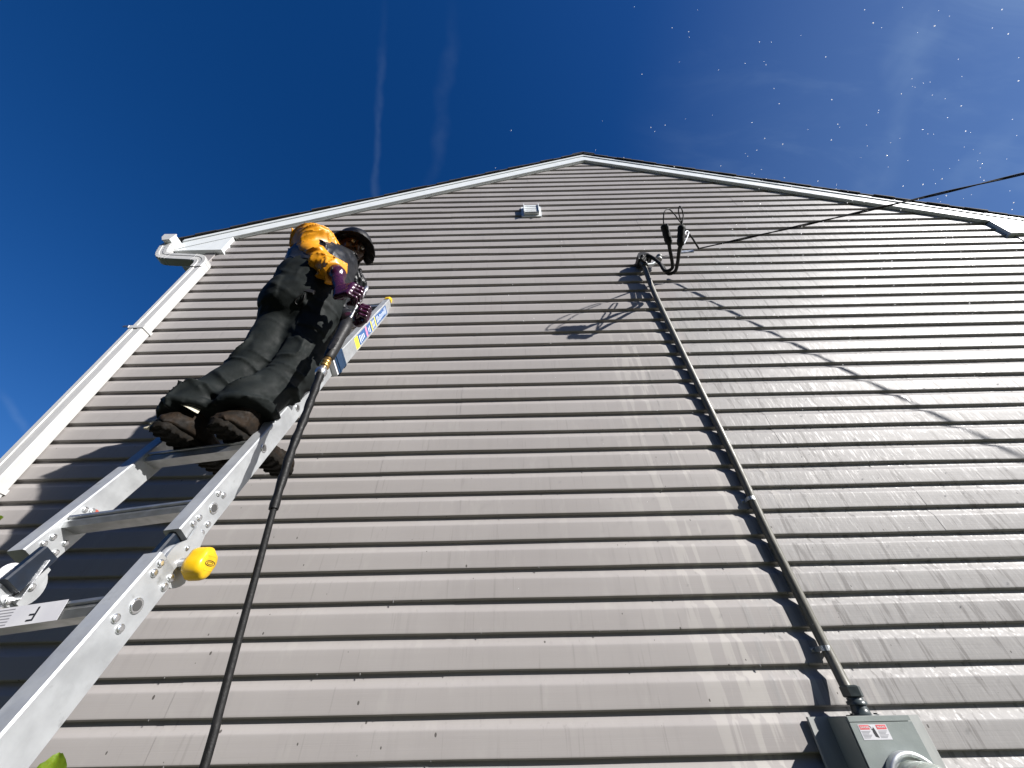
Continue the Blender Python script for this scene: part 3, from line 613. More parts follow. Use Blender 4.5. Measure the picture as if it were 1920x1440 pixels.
# hinges
HK, HD = .43, -.026
for side in (0, 1):
    sg = 1 if side == 0 else -1; wf = -.004 if side == 0 else LWD+.002
    def hp(k, d, w_): return lp(k, w_, d)
    hb = MB(); n = 28
    outline = [lp(HK, wf, HD)+(LN*math.cos(a)*.052+LU*math.sin(a)*.058) for a in [math.radians(200+i*200/14) for i in range(15)]]
    outline += [lp(.60, wf, .005), lp(.74, wf, .012), lp(.74, wf, -.030)]
    outline = sorted(outline, key=lambda p: math.atan2((p-lp(.52, wf, -.01)).dot(LU), (p-lp(.52, wf, -.01)).dot(LN)))
    hb.extrude(outline, LR*(.006*sg)); hpl = hb.build('hinge_plate', 'alu', ladder)
    hb = MB(); hb.lathe(lp(HK, wf+.020*sg, HD), LR*sg, [(0, .050), (.013, .050), (.016, .046)], 30); hb.build('hinge_disc', 'alu', ladder)
    hb = MB(); hb.beam(lp(.34, wf+.030*sg, .006), lp(.66, wf+.030*sg, .006), LR, LN, .022, .052, .004); hb.build('hinge_core', 'navy', ladder)
    hb = MB(); hb.lathe(lp(HK, wf, HD), LR*sg, [(0, .014), (.010, .014), (.030, .011)], 16); hb.build('hinge_pin', 'steel', ladder)
    for a in (60, 150, 260):
        c_ = lp(HK, wf, HD)+(LN*math.cos(math.radians(a))*.036+LU*math.sin(math.radians(a))*.040)+LR*(.006*sg)
        b = MB(); b.lathe(c_, LR*sg, [(0, .006), (.003, .006), (.005, .003)], 10); b.build('rivet', 'rivet', ladder)
    # knob with grip ribs
    kb = lp(HK, wf-.026*sg, HD-.004)
    kd = (LR*sg-LN*.15).normalized(); e1 = (LU-kd*LU.dot(kd)).normalized(); e2 = kd.cross(e1)
    prof = [(0, .72), (.004, .93), (.012, 1.0), (.034, 1.0), (.042, .95), (.047, .82), (.048, .5)]
    vs = []; n = 32
    for h_, s_ in prof:
        for i in range(n):
            a = 2*math.pi*i/n; q4 = (abs(math.cos(a))**3.2+abs(math.sin(a))**3.2)**(-1/3.2); rr_ = .0365*s_*q4*(1-.02*math.cos(8*a))
            vs.append(kb+kd*h_+e1*math.cos(a)*rr_*1.02+e2*math.sin(a)*rr_*.92)
    if side == 0:
        kbm = MB(); kbm.add(vs, [(i*n+j, i*n+(j+1) % n, (i+1)*n+(j+1) % n, (i+1)*n+j) for i in range(len(prof)-1) for j in range(n)], True)
        kbm.add(vs[:n], [list(range(n))[::-1]]); kbm.add(vs[-n:], [list(range(n))]); knob = kbm.build('hinge_knob', 'yellow', ladder)
        ov = MB(); cc = kb+kd*.0486; dr = (e1*.85+e2*.55).normalized() if False else (LR.cross(kd)*0+e1*.55-e2*.83)
        dr = (dr-kd*dr.dot(kd)).normalized(); pr_ = kd.cross(dr)
        for a0, a1, r_ in ((.0205, .0062, .0008), (.0135, .0030, .0005)):
            ov.tube([cc+dr*math.cos(t*.314159)*a0+pr_*math.sin(t*.314159)*a1 for t in range(21)], r_, 6, caps=False)
        ov.build('oval_emblem', 'ink', knob)
        rb = MB()
        for s_ in (-1, 1): rb.beam(cc+pr_*s_*.017-dr*.016-kd*.0022, cc+pr_*s_*.017+dr*.016-kd*.0022, pr_, kd, .004, .004, .001)
        rb.build('grip_rib', 'yellow', knob)
    else:
        lv = MB(); c0 = lp(.30, LWD-.024, -.048); c1 = lp(.60, LWD-.024, -.020)
        lv.beam(c0, c1, LR, LN, .006, .034, .002); lvo = lv.build('release_lever', 'alu', ladder)
        lv = MB(); lv.beam(c0+LN*.018+LR*.010, c1+LN*.018+LR*.010, LN, LR, .003, .022, .001); lv.build('lever_flange', 'rivet', lvo)
        lv = MB(); lv.lathe(lp(.43, LWD-.027, -.034), LR, [(0, .0085), (.005, .0085), (.007, .005)], 12); lv.build('lever_rivet', 'rivet', lvo)
        st = MB(); st.lathe(lp(.43, LWD-.0040, .010), LR, [(0, .032), (.0006, .032)], 24); sto = st.build('round_sticker', 'paper', ladder)
        for i in range(5):
            st = MB(); st.beam(lp(.355+i*.035, LWD-.0048, -.004), lp(.355+i*.035, LWD-.0048, .024), LR, LU, .0005, .003, .0001); st.build('sticker_line', 'ink_grey', sto)
# red tag and lock of the upper section
st = MB(); st.lathe(lp(1.20, LWD-.0005, -.008), LR, [(0, .011), (.0008, .011)], 12); st.build('red_sticker', 'red_tag', ladder)
b = MB(); b.beam(lp(4.48, wR-.022, .003), lp(4.90, wR-.026, .005), LR, LN, .066, .112, .010); lk = b.build('lock_sleeve', 'blue', ladder)
for kk in (4.55, 4.82):
    b = MB(); b.beam(lp(kk, wR-.024, .003), lp(kk+.05, wR-.024, .003), LR, LN, .070, .117, .010); b.build('sleeve_band', 'blue', lk)
b = MB(); b.beam(lp(4.42, wR-.022, .0), lp(4.50, wR-.022, .0), LR, LN, .058, .100, .006); b.build('sleeve_collar', 'paper', lk)
b = MB(); b.beam(lp(4.48, wL+.022, .003), lp(4.90, wL+.026, .005), LR, LN, .066, .112, .010); b.build('lock_sleeve', 'blue', ladder)
# stickers on the outer face of the top rail
def trp(k, d, o=.0): 
    f = (k-4.62)/(TK-4.62); return lp(k, (wR-.030)+((TW_+.018)-(wR-.030))*f-.0242-o, .004+(TD-.004)*f+d)
def decal(k0, k1, d0, d1, m, name, o=.0006, parent=None):
    b = MB(); a = [trp(k0, d0, o), trp(k1, d0, o), trp(k1, d1, o), trp(k0, d1, o)]; b.extrude(a, -LR*.0004); return b.build(name, m, parent or ladder)
decal(5.52, 5.72, -.036, .036, 'label_yellow', 'yellow_label')
bl = decal(5.73, 7.96, -.030, .036, 'label_blue', 'blue_label')
decal(6.22, 6.31, -.030, .036, 'label_pink', 'pink_stripe', .0012, bl)
decal(6.62, 6.68, -.030, .036, 'label_yellow', 'yellow_stripe', .0012, bl); decal(6.92, 6.98, -.030, .036, 'label_yellow', 'yellow_stripe', .0012, bl)
for k0 in np.arange(5.80, 7.9, .085):
    if 6.12 < k0 < 6.36 or 6.55 < k0 < 6.72 or 6.86 < k0 < 7.0: continue
    r_ = random.Random(int(k0*1000)); decal(k0, k0+.03, -.026+r_.uniform(0, .012), .030-r_.uniform(0, .02), 'white_print', 'text_line', .0012, bl)
# paper label wrapped on the rung by the hinge
fwd = (LN*.93-LU*.37).normalized(); upv = LR.cross(fwd); upv = upv if upv.z > 0 else -upv
def rl(w_, a, o=.0008): return lp(0, w_, 0)+upv*a+fwd*(.0345+o)
pl = MB(); pl.extrude([rl(.118, -.018), rl(.385, -.018), rl(.385, .022), rl(.118, .022)], fwd*.0006); plo = pl.build('paper_label', 'paper', ladder)
mt_ = Matrix((-LR*-1, upv, fwd)).transposed()
text('F', .040, rl(.178, .003, .0016), mt_ @ Matrix.Rotation(math.radians(180), 3, 'Z'), 'ink', plo)
for i in range(6):
    b = MB(); a_ = -.014+i*.006; b.extrude([rl(.225, a_, .0015), rl(.30-(i % 2)*.02, a_, .0015), rl(.30-(i % 2)*.02, a_+.0018, .0015), rl(.225, a_+.0018, .0015)], fwd*.0003); b.build('text_line', 'ink_grey', plo)
text('W', .020, rl(.345, .006, .0016), mt_ @ Matrix.Rotation(math.radians(180), 3, 'Z'), 'ink', plo)

# ------------------------------------------------------------------ signed-distance modelling for the figure
def sn_mesh(f, lo, hi, h):
    """surface nets of f(points)->distance"""
    lo = np.array(lo, float); hi = np.array(hi, float); n = np.ceil((hi-lo)/h).astype(int)+1
    ax = [lo[i]+h*np.arange(n[i]) for i in range(3)]
    P = np.stack(np.meshgrid(*ax, indexing='ij'), -1).reshape(-1, 3)
    V = np.empty(len(P))
    for i in range(0, len(P), 200000): V[i:i+200000] = f(P[i:i+200000])
    V = V.reshape(n); ins = V < 0
    c = np.zeros(n-1, int)
    acc = np.zeros((*(n-1), 3)); cnt = np.zeros(n-1)
    sl = lambda o, s: tuple(slice(o[i], o[i]+s[i]) for i in range(3))
    m1 = n-1
    for a in range(3):
        e = np.zeros(3, int); e[a] = 1
        for o1 in (0, 1):
            for o2 in (0, 1):
                o = np.zeros(3, int); o[(a+1) % 3] = o1; o[(a+2) % 3] = o2
                v0 = V[sl(o, m1)]; v1 = V[sl(o+e, m1)]; cr_ = (v0 < 0) != (v1 < 0)
                t = np.where(cr_, v0/np.where(cr_, v0-v1, 1), 0)
                for k in range(3):
                    acc[..., k] += np.where(cr_, (t if k == a else o[k]), 0)
                cnt += cr_
    act = cnt > 0; idx = -np.ones(m1, int); idx[act] = np.arange(act.sum())
    ci = np.argwhere(act); vert = lo+h*(ci+acc[act]/cnt[act][:, None])
    faces = []
    for a in range(3):
        b, c2 = (a+1) % 3, (a+2) % 3
        s = n.copy(); s[a] -= 1; s[b] -= 2; s[c2] -= 2
        o = np.zeros(3, int); o[b] = 1; o[c2] = 1; e = np.zeros(3, int); e[a] = 1
        v0 = ins[sl(o, s)]; v1 = ins[sl(o+e, s)]; cr_ = np.argwhere(v0 != v1)
        if not len(cr_): continue
        p = cr_+o; flip = v0[tuple(cr_.T)]
        eb = np.zeros(3, int); eb[b] = 1; ec = np.zeros(3, int); ec[c2] = 1
        q = np.stack([idx[tuple((p-eb-ec).T)], idx[tuple((p-ec).T)], idx[tuple(p.T)], idx[tuple((p-eb).T)]], 1)
        q[~flip] = q[~flip][:, ::-1]; faces.append(q)
    return vert, np.concatenate(faces)
def sd_cap(P, a, b, r1, r2):
    a = np.array(a, float); b = np.array(b, float); ab = b-a; t = np.clip(((P-a)@ab)/(ab@ab), 0, 1)
    return np.linalg.norm(P-a-t[:, None]*ab, axis=1)-(r1+(r2-r1)*t)
def sd_ell(P, c, R, rad):
    """ellipsoid with axes = rows of R"""
    q = (P-np.array(c, float))@np.array(R, float).T; rad = np.array(rad, float)
    k0 = np.linalg.norm(q/rad, axis=1); k1 = np.linalg.norm(q/rad**2, axis=1)
    return k0*(k0-1)/np.maximum(k1, 1e-9)
def sd_box(P, c, R, half, rnd):
    q = np.abs((P-np.array(c, float))@np.array(R, float).T)-(np.array(half)-rnd)
    return np.linalg.norm(np.maximum(q, 0), axis=1)+np.minimum(q.max(1), 0)-rnd
def smin(a, b, k):
    h_ = np.clip(.5+.5*(b-a)/k, 0, 1); return b*(1-h_)+a*h_-k*h_*(1-h_)
def sneg(a, b, k): return -smin(-a, b, k)          # a minus b
def fold(P, d, wl, seed, warp=.35):
    """directed cloth folds: sharp ridges across direction d with warped phase"""
    r = np.random.default_rng(seed); d = np.array(d, float)/np.linalg.norm(d); ph = P@d/wl*2*np.pi
    for i in range(4):
        v = r.normal(size=3); v /= np.linalg.norm(v); ph = ph+warp*3.2*np.sin(P@v*2*np.pi/(wl*r.uniform(1.6, 3.4))+r.uniform(0, 6))
    mod = np.clip(.35+1.5*soft_noise(P, wl*2.2, seed+1), 0, 1)
    return -np.maximum(0, 1-1.7*np.abs(np.sin(ph*.5)))**1.3*2.0*mod
def soft_noise(P, wl, seed):
    r = np.random.default_rng(seed); s = 0
    for i in range(6):
        v = r.normal(size=3); v /= np.linalg.norm(v); s = s+np.sin(P@v*2*np.pi/(wl*r.uniform(.7, 1.6))+r.uniform(0, 6))
    return s/6
def sdf_obj(name, f, lo, hi, h, m, parent, smooth_iter=1):
    v, q = sn_mesh(f, lo, hi, h); v = v+np.array([0, 0, H])
    base = ORI[parent.name]
    me = bpy.data.meshes.new(name); me.from_pydata([tuple(p) for p in v-np.array(base)], [], q.tolist()); me.update()
    me.polygons.foreach_set('use_smooth', [True]*len(me.polygons))
    if smooth_iter:
        bm = bmesh.new(); bm.from_mesh(me)
        for _ in range(smooth_iter): bmesh.ops.smooth_vert(bm, verts=bm.verts[:], factor=.4, use_axis_x=True, use_axis_y=True, use_axis_z=True)
        bm.to_mesh(me); bm.free()
    o = bpy.data.objects.new(name, me); COL.objects.link(o); me.materials.append(M[m]); o.parent = parent; ORI[o.name] = base; return o

# ------------------------------------------------------------------ person (camera-relative coordinates)
def A(*a): return np.array(a, float)
def px(x, y, Y): v = at(x, y, Y); return A(v.x, v.y, v.z-H)
J = dict(aL=A(-1.205, 1.150, .862), aR=A(-1.025, 1.165, .880), kL=A(-1.140, 1.232, 1.200), kR=A(-.985, 1.272, 1.205),
         hL=A(-1.145, 1.235, 1.61), hR=A(-1.005, 1.245, 1.62), pel=A(-1.075, 1.225, 1.68), wst=A(-1.085, 1.205, 1.80), che=A(-1.085, 1.215, 1.98), nck=A(-1.035, 1.245, 2.175),
         sR=A(-1.100, 1.105, 2.060), eR=px(589, 486, 1.105), wR=px(631, 513, 1.062), sL=A(-1.02, 1.37, 2.08), eL=A(-1.06, 1.44, 1.83), wL=A(-.86, 1.30, 1.63))
hd_c = px(660, 468, 1.262); 
f_fw = A(.72, -.58, -.42); f_fw /= np.linalg.norm(f_fw)
f_up = A(.12, -.12, 1.0); f_up -= f_fw*(f_up@f_fw); f_up /= np.linalg.norm(f_up)
f_sd = np.cross(f_fw, f_up)                               # the figure's right
def hp_(s, f, u): return hd_c+f_sd*s+f_fw*f+f_up*u
person = thing('person', W(-1.1, 1.2, .77), 'person in black hat, yellow sleeves and black overalls standing on the ladder holding a wand', 'person')
# hand poses -------------------------------------------------------
gun_b = px(607, 688, 1.06); gun_t = px(688, 539, 1.11); gdir = (gun_t-gun_b)/np.linalg.norm(gun_t-gun_b)
grip = px(671, 566, 1.095); grip = gun_b+gdir*((grip-gun_b)@gdir)
def hand(wrist, palm_c, axis, toward, sc=1.0, flip=1):
    """fist closed round a bar: axis = bar direction, toward = from palm to bar"""
    axis = axis/np.linalg.norm(axis); toward = toward-axis*(toward@axis); toward /= np.linalg.norm(toward); third = np.cross(axis, toward)*flip
    segs = []
    for i, L_ in enumerate((.92, 1.0, .96, .80)):
        o = palm_c+axis*(.033-.0225*i)*sc; k0 = o+third*.030*sc-toward*.006*sc
        k1 = k0+third*.022*L_*sc+toward*.026*L_*sc
        k2 = k1-third*.020*L_*sc+toward*.026*L_*sc; k3 = k2-third*.026*L_*sc-toward*.006*sc
        segs.append([k0, k1, k2, k3])
    th0 = palm_c+axis*.030*sc-third*.020*sc+toward*.008*sc; th1 = th0+axis*.022*sc+toward*.026*sc; th2 = th1+third*.026*sc+toward*.012*sc-axis*.008*sc
    return segs, [th0, th1, th2], (palm_c, axis, toward, third, sc)
def hand_sdf(P, wrist, hnd, r, cuff=0):
    segs, th, (pc, ax_, to_, t3, sc) = hnd
    d = sd_box(P, pc+t3*.004*sc-to_*.006*sc, np.stack([ax_, to_, t3]), (.042*sc+r, .013*sc+r, .036*sc+r), .018)
    d = smin(d, sd_cap(P, wrist, pc-t3*.02, .030+r, .030+r), .02)
    for i, s in enumerate(segs):
        rr = (.0095, .010, .0097, .0088)[i]*sc+r
        for j in range(3): d = smin(d, sd_cap(P, s[j], s[j+1], rr, rr*(.96 if j < 2 else .85)), .004)
    for j in range(2): d = smin(d, sd_cap(P, th[j], th[j+1], .012*sc+r, .0105*sc+r), .007)
    return d
palmR = grip+A(-.058, -.044, .018)
hR_ = hand(J['wR'], palmR, gdir, A(.25, 1.0, 0), 1.28, -1)
lh_bar = gun_b+gdir*.385
palmL = lh_bar+A(.022, .045, .005)
hL_ = hand(J['wL'], palmL, gdir, lh_bar-palmL, 1.0, 1)

def body_f(P, full=True):
    g_ = -.012
    d = sd_ell(P, hp_(0, -.012, .025), np.stack([f_sd, f_fw, f_up]), (.074, .094, .098))
    d = smin(d, sd_ell(P, hp_(0, .022, -.060), np.stack([f_sd, f_fw, f_up]), (.054, .066, .062)), .035)   # jaw
    d = smin(d, sd_cap(P, hp_(0, .074, -.100), hp_(0, .060, -.094), .019, .022), .02)                     # chin
    d = smin(d, sd_cap(P, hp_(-.030, .070, .028), hp_(.030, .070, .028), .014, .014), .014)               # brow
    d = smin(d, sd_cap(P, hp_(0, .086, .014), hp_(0, .112, -.022), .009, .014), .010)                     # nose
    for s in (-1, 1):
        d = smin(d, sd_cap(P, hp_(s*.010, .098, -.026), hp_(s*.014, .092, -.026), .009, .008), .006)
        d = smin(d, sd_ell(P, hp_(s*.042, .062, -.022), np.stack([f_sd, f_fw, f_up]), (.022, .024, .02)), .014)   # cheeks
        d = sneg(d, sd_ell(P, hp_(s*.032, .092, .008), np.eye(3), (.014, .014, .011)), .010)               # eye sockets
        d = smin(d, sd_ell(P, hp_(s*.078, -.012, -.004), np.stack([f_sd, f_fw, f_up]), (.010, .018, .030)), .008)  # ears
    for zz, rr in ((-.052, .0085), (-.074, .0095)):
        d = smin(d, sd_cap(P, hp_(-.024, .082, zz), hp_(0, .094, zz-.002), rr*.8, rr), .006); d = smin(d, sd_cap(P, hp_(.024, .082, zz), hp_(0, .094, zz-.002), rr*.8, rr), .006)
    d = sneg(d, sd_cap(P, hp_(-.024, .098, -.062), hp_(.024, .098, -.062), .007, .007), .004)
    d = smin(d, sd_cap(P, hp_(0, -.02, -.06), J['nck']-A(0, 0, .03), .054, .058), .03)
    d = smin(d, sd_cap(P, J['nck']-A(0, 0, .04), J['che'], .07, .13), .05)
    d = smin(d, sd_cap(P, J['che'], J['wst'], .125, .115), .05); d = smin(d, sd_cap(P, J['wst'], J['pel'], .115, .13), .05)
    for s in 'LR':
        d = smin(d, sd_cap(P, J['nck']-A(0, 0, .06), J['s'+s], .055, .052), .05)
        d = smin(d, sd_cap(P, J['s'+s], J['e'+s], .046, .038), .03); d = smin(d, sd_cap(P, J['e'+s], J['w'+s], .037, .026), .02)
        d = smin(d, sd_cap(P, J['h'+s], J['k'+s], .078, .052), .05); d = smin(d, sd_cap(P, J['k'+s], J['a'+s], .050, .034), .03)
        d = smin(d, sd_cap(P, J['a'+s], J['a'+s]+A(.01, .10, -.07), .034, .030), .02)
    d = smin(d, hand_sdf(P, J['wR'], hR_, -.0035), .006); d = smin(d, hand_sdf(P, J['wL'], hL_, -.0035), .006)
    return d
body = sdf_obj('body', body_f, (-1.36, .94, .74), (-.62, 1.50, 2.52), .0062, 'skin', person)
for s in (-1, 1):
    b = MB(); c_ = Vector(hp_(s*.032, .080, .009))+Vector((0, 0, H)); b.lathe(c_-Vector(f_fw)*.010, Vector(f_fw), [(0, .004), (.004, .0095), (.010, .0115), (.016, .0095), (.0195, .004)], 12); eo = b.build('eye', 'eye', body)
    b = MB(); b.lathe(c_+Vector(f_fw)*.0075, Vector(f_fw), [(0, .0055), (.0022, .005), (.003, .002)], 10); b.build('iris', 'ink', eo)
th = MB(); th.tube(cr([Vector(hp_(s*.021, .083+.010*(1-abs(s)), -.061-.004*(1-abs(s))))+Vector((0, 0, H)) for s in (-1, -.5, 0, .5, 1)], 4), .0055, 8); th.build('teeth', 'teeth', body)

# trousers (bib overalls)
def trou(P):
    d = sd_cap(P, J['pel']+A(0, -.005, -.02), J['wst'], .170, .165)
    d = smin(d, sd_cap(P, J['wst'], J['che']+A(0, -.01, -.05), .160, .150), .06)
    d = smin(d, sd_ell(P, J['pel']+A(-.055, -.035, -.07), np.eye(3), (.125, .125, .135)), .06)          # seat
    for s in 'LR':
        hip = J['h'+s]; kn = J['k'+s]; an = J['a'+s]
        dl = smin(sd_cap(P, hip, kn+A(0, -.012, .02), .112, .089), sd_cap(P, kn+A(0, -.012, 0), an+A(0, -.008, .045), .088, .086), .05)
        dl = smin(dl, sd_cap(P, an+A(0, -.012, .07), an+A(0, -.012, .028), .084, .092), .03)
        d = smin(d, dl, .030)
    d = np.maximum(d, -(P[:, 2]-(.885+(P[:, 0]+1.1)*.12)))                                              # hem cut
    legw = np.clip((1.72-P[:, 2])/.3, .25, 1)
    d = d+.0105*legw*fold(P, (.55, .25, .75), .13, 3, .45)+.006*soft_noise(P, .17, 5)+.009*legw*fold(P, (-.75, .2, .5), .11, 11, .45)+.002*soft_noise(P, .05, 8)
    kz = .7*np.exp(-((P[:, 2]-1.20)/.10)**2)+np.exp(-((P[:, 2]-.96)/.07)**2)
    d = d+.008*kz*fold(P, (.25, .1, 1), .085, 21, .45)
    for c, R_, hf in ((A(-.93, 1.12, 1.50), np.eye(3), (.075, .12, .085)), (A(-1.17, 1.06, 1.60), np.eye(3), (.06, .10, .07)), (A(-.97, 1.16, 1.24), np.eye(3), (.06, .16, .10))):
        bx = sd_box(P, c, R_, hf, .012); d = np.minimum(d, np.maximum(d-.007, bx))
    d = np.minimum(d, np.maximum(d-.006, np.abs(P[:, 2]-.905-(P[:, 0]+1.1)*.12)-.012))
    return d
trousers = sdf_obj('trousers', trou, (-1.42, .92, .84), (-.76, 1.50, 2.03), .0072, 'black_cloth', person, 1)
# black jacket body, collar and hood rolled at the neck
def jack(P):
    d = sd_cap(P, J['che']+A(-.005, -.005, -.01), J['wst']+A(.01, 0, .02), .172, .176)
    d = smin(d, sd_cap(P, J['nck']-A(0, 0, .09), J['che'], .115, .168), .06)
    d = smin(d, sd_cap(P, J['nck']+A(-.01, -.0, -.015), J['nck']+A(.015, .01, -.02), .080, .068), .04)
    d = smin(d, sd_cap(P, J['nck']+A(-.065, -.02, .0), J['nck']+A(-.045, .03, .045), .055, .055), .04)
    d = d+.009*fold(P, (.5, .2, .8), .085, 33, .6)+.005*soft_noise(P, .09, 7)
    d = np.maximum(d, -(P[:, 2]-1.80+.06*(P[:, 0]+1.1)))
    return d
jacket = sdf_obj('jacket', jack, (-1.40, .92, 1.72), (-.78, 1.52, 2.42), .0075, 'black_shiny', person, 1)
def surf(x, y):                                          # where the line of sight through a pixel meets the clothing
    d_ = ray(x, y); t_ = np.linspace(1.2, 2.4, 1600); Pq = t_[:, None]*d_; v_ = np.minimum(trou(Pq), jack(Pq)); i_ = int(np.argmax(v_ < .004)); return Vector(Pq[i_])+Vector((0, 0, H))
bc = surf(578, 545); b = MB(); b.beam(bc+Vector((-.03, 0, .008)), bc+Vector((.028, .006, -.006)), Vector((0, 1, 0)), Vector((0, 0, 1)), .012, .030, .003); b.build('buckle', 'black_plastic', jacket)
b = MB(); b.tube(cr([surf(568, 549), surf(560, 556), surf(553, 566), surf(560, 572), surf(569, 562), surf(572, 551)], 6), .0030, 6); b.build('draw_cord', 'black_plastic', jacket)
# yellow sleeves with shoulder yoke
def sleeve(s):
    S, E, Wr = J['s'+s], J['e'+s], J['w'+s]
    dirn = (E-S)/np.linalg.norm(E-S)
    def f(P):
        d = sd_cap(P, S+A(-.01, 0, -.005), E, .100, .078); d = smin(d, sd_cap(P, E, Wr-(Wr-E)*.10, .076, .054), .04)
        d = smin(d, sd_cap(P, S+A(.0, .01, .01), J['nck']+A(-.02, -.03 if s == 'R' else .05, -.07), .102, .085), .06)
        d = d+.013*fold(P, dirn+A(.35, .1, .1), .105, 44, .55)+.010*fold(P, (.75, .25, -.55), .085, 47, .5)+.008*fold(P, (-.2, .6, .8), .07, 52, .6)+.005*soft_noise(P, .10, 9)
        ax_ = (Wr-E)/np.linalg.norm(Wr-E)
        return np.maximum(d, (P-(Wr-ax_*.004))@ax_)
    lo = np.minimum(np.minimum(S, E), np.minimum(Wr, J['nck']))-.15; hi = np.maximum(np.maximum(S, E), np.maximum(Wr, J['nck']))+.15
    return sdf_obj('sleeve', f, lo, hi, .0058, 'yellow_cloth' if s == 'R' else 'black_shiny', person, 1)
sleeve('R'); sleeve('L')
# gloves
def glove(s, hnd):
    Wr, E = J['w'+s], J['e'+s]; ax_ = (E-Wr)/np.linalg.norm(E-Wr)
    def f(P):
        d = smin(hand_sdf(P, Wr, hnd, .0), sd_cap(P, Wr+ax_*.030, Wr-ax_*.01, .047, .042), .02)
        return np.maximum(d+.0014*soft_noise(P, .02, 3), (P-(Wr+ax_*.035))@ax_)
    pc = hnd[2][0]; lo = np.minimum(Wr, pc)-.12; hi = np.maximum(Wr, pc)+.12
    go_ = sdf_obj('glove', f, lo, hi, .0034, 'glove', person, 1)
    return go_
gR = glove('R', hR_); glove('L', hL_)
c_ = Vector(J['wR'])+Vector((0, 0, H)); dv = Vector(J['wR']-J['eR']).normalized(); vw = (Vector((0, 0, H))-c_).normalized(); sdv = dv.cross(vw).normalized(); outv = sdv.cross(dv)*-1
if outv.dot(vw) < 0: outv = -outv
def mark(a, b2, w_, l_, nm):
    b = MB(); p = c_+dv*a+sdv*b2+outv*.0405; b.extrude([p-dv*l_-sdv*w_, p+dv*l_*.8-sdv*w_*.8, p+dv*l_+sdv*w_, p-dv*l_*.7+sdv*w_*1.1], outv*.0012); b.build(nm, 'pale', gR)
mark(-.010, -.010, .007, .012, 'printed_mark'); mark(.018, -.013, .004, .007, 'printed_mark')
# hat with drooping brim
def hatf(P):
    q = P-hd_c; s, f_, u = q@f_sd, q@f_fw, q@f_up
    crown = sd_ell(P, hp_(0, -.018, .056), np.stack([f_sd, f_fw, f_up]), (.106, .124, .098))
    crown = np.maximum(crown, -(u-.030))
    inner = sd_ell(P, hp_(0, -.010, .030), np.stack([f_sd, f_fw, f_up]), (.078, .097, .098))
    rad = np.sqrt((s/.138)**2+((f_-.020)/.168)**2); droop = .036-.040*np.clip(rad-.55, 0, 1)**1.2-.030*(s/.13)**2
    brim = np.maximum(np.abs(u-droop)-.0045, (rad-1)*.14); brim = np.maximum(brim, -(f_+.035))
    d = smin(crown, brim, .016)+.003*soft_noise(P, .06, 12)
    flap = sd_ell(P, hp_(0, -.070, -.045), np.stack([f_sd, f_fw, f_up]), (.100, .062, .125))
    flap = np.maximum(flap, sd_ell(P, hp_(0, -.035, -.04), np.stack([f_sd, f_fw, f_up]), (.080, .068, .14))*-1)
    d = smin(d, flap, .015)
    return sneg(d, inner, .004)
hat = sdf_obj('hat', hatf, hd_c-.25, hd_c+.25, .0052, 'hat', person, 1)
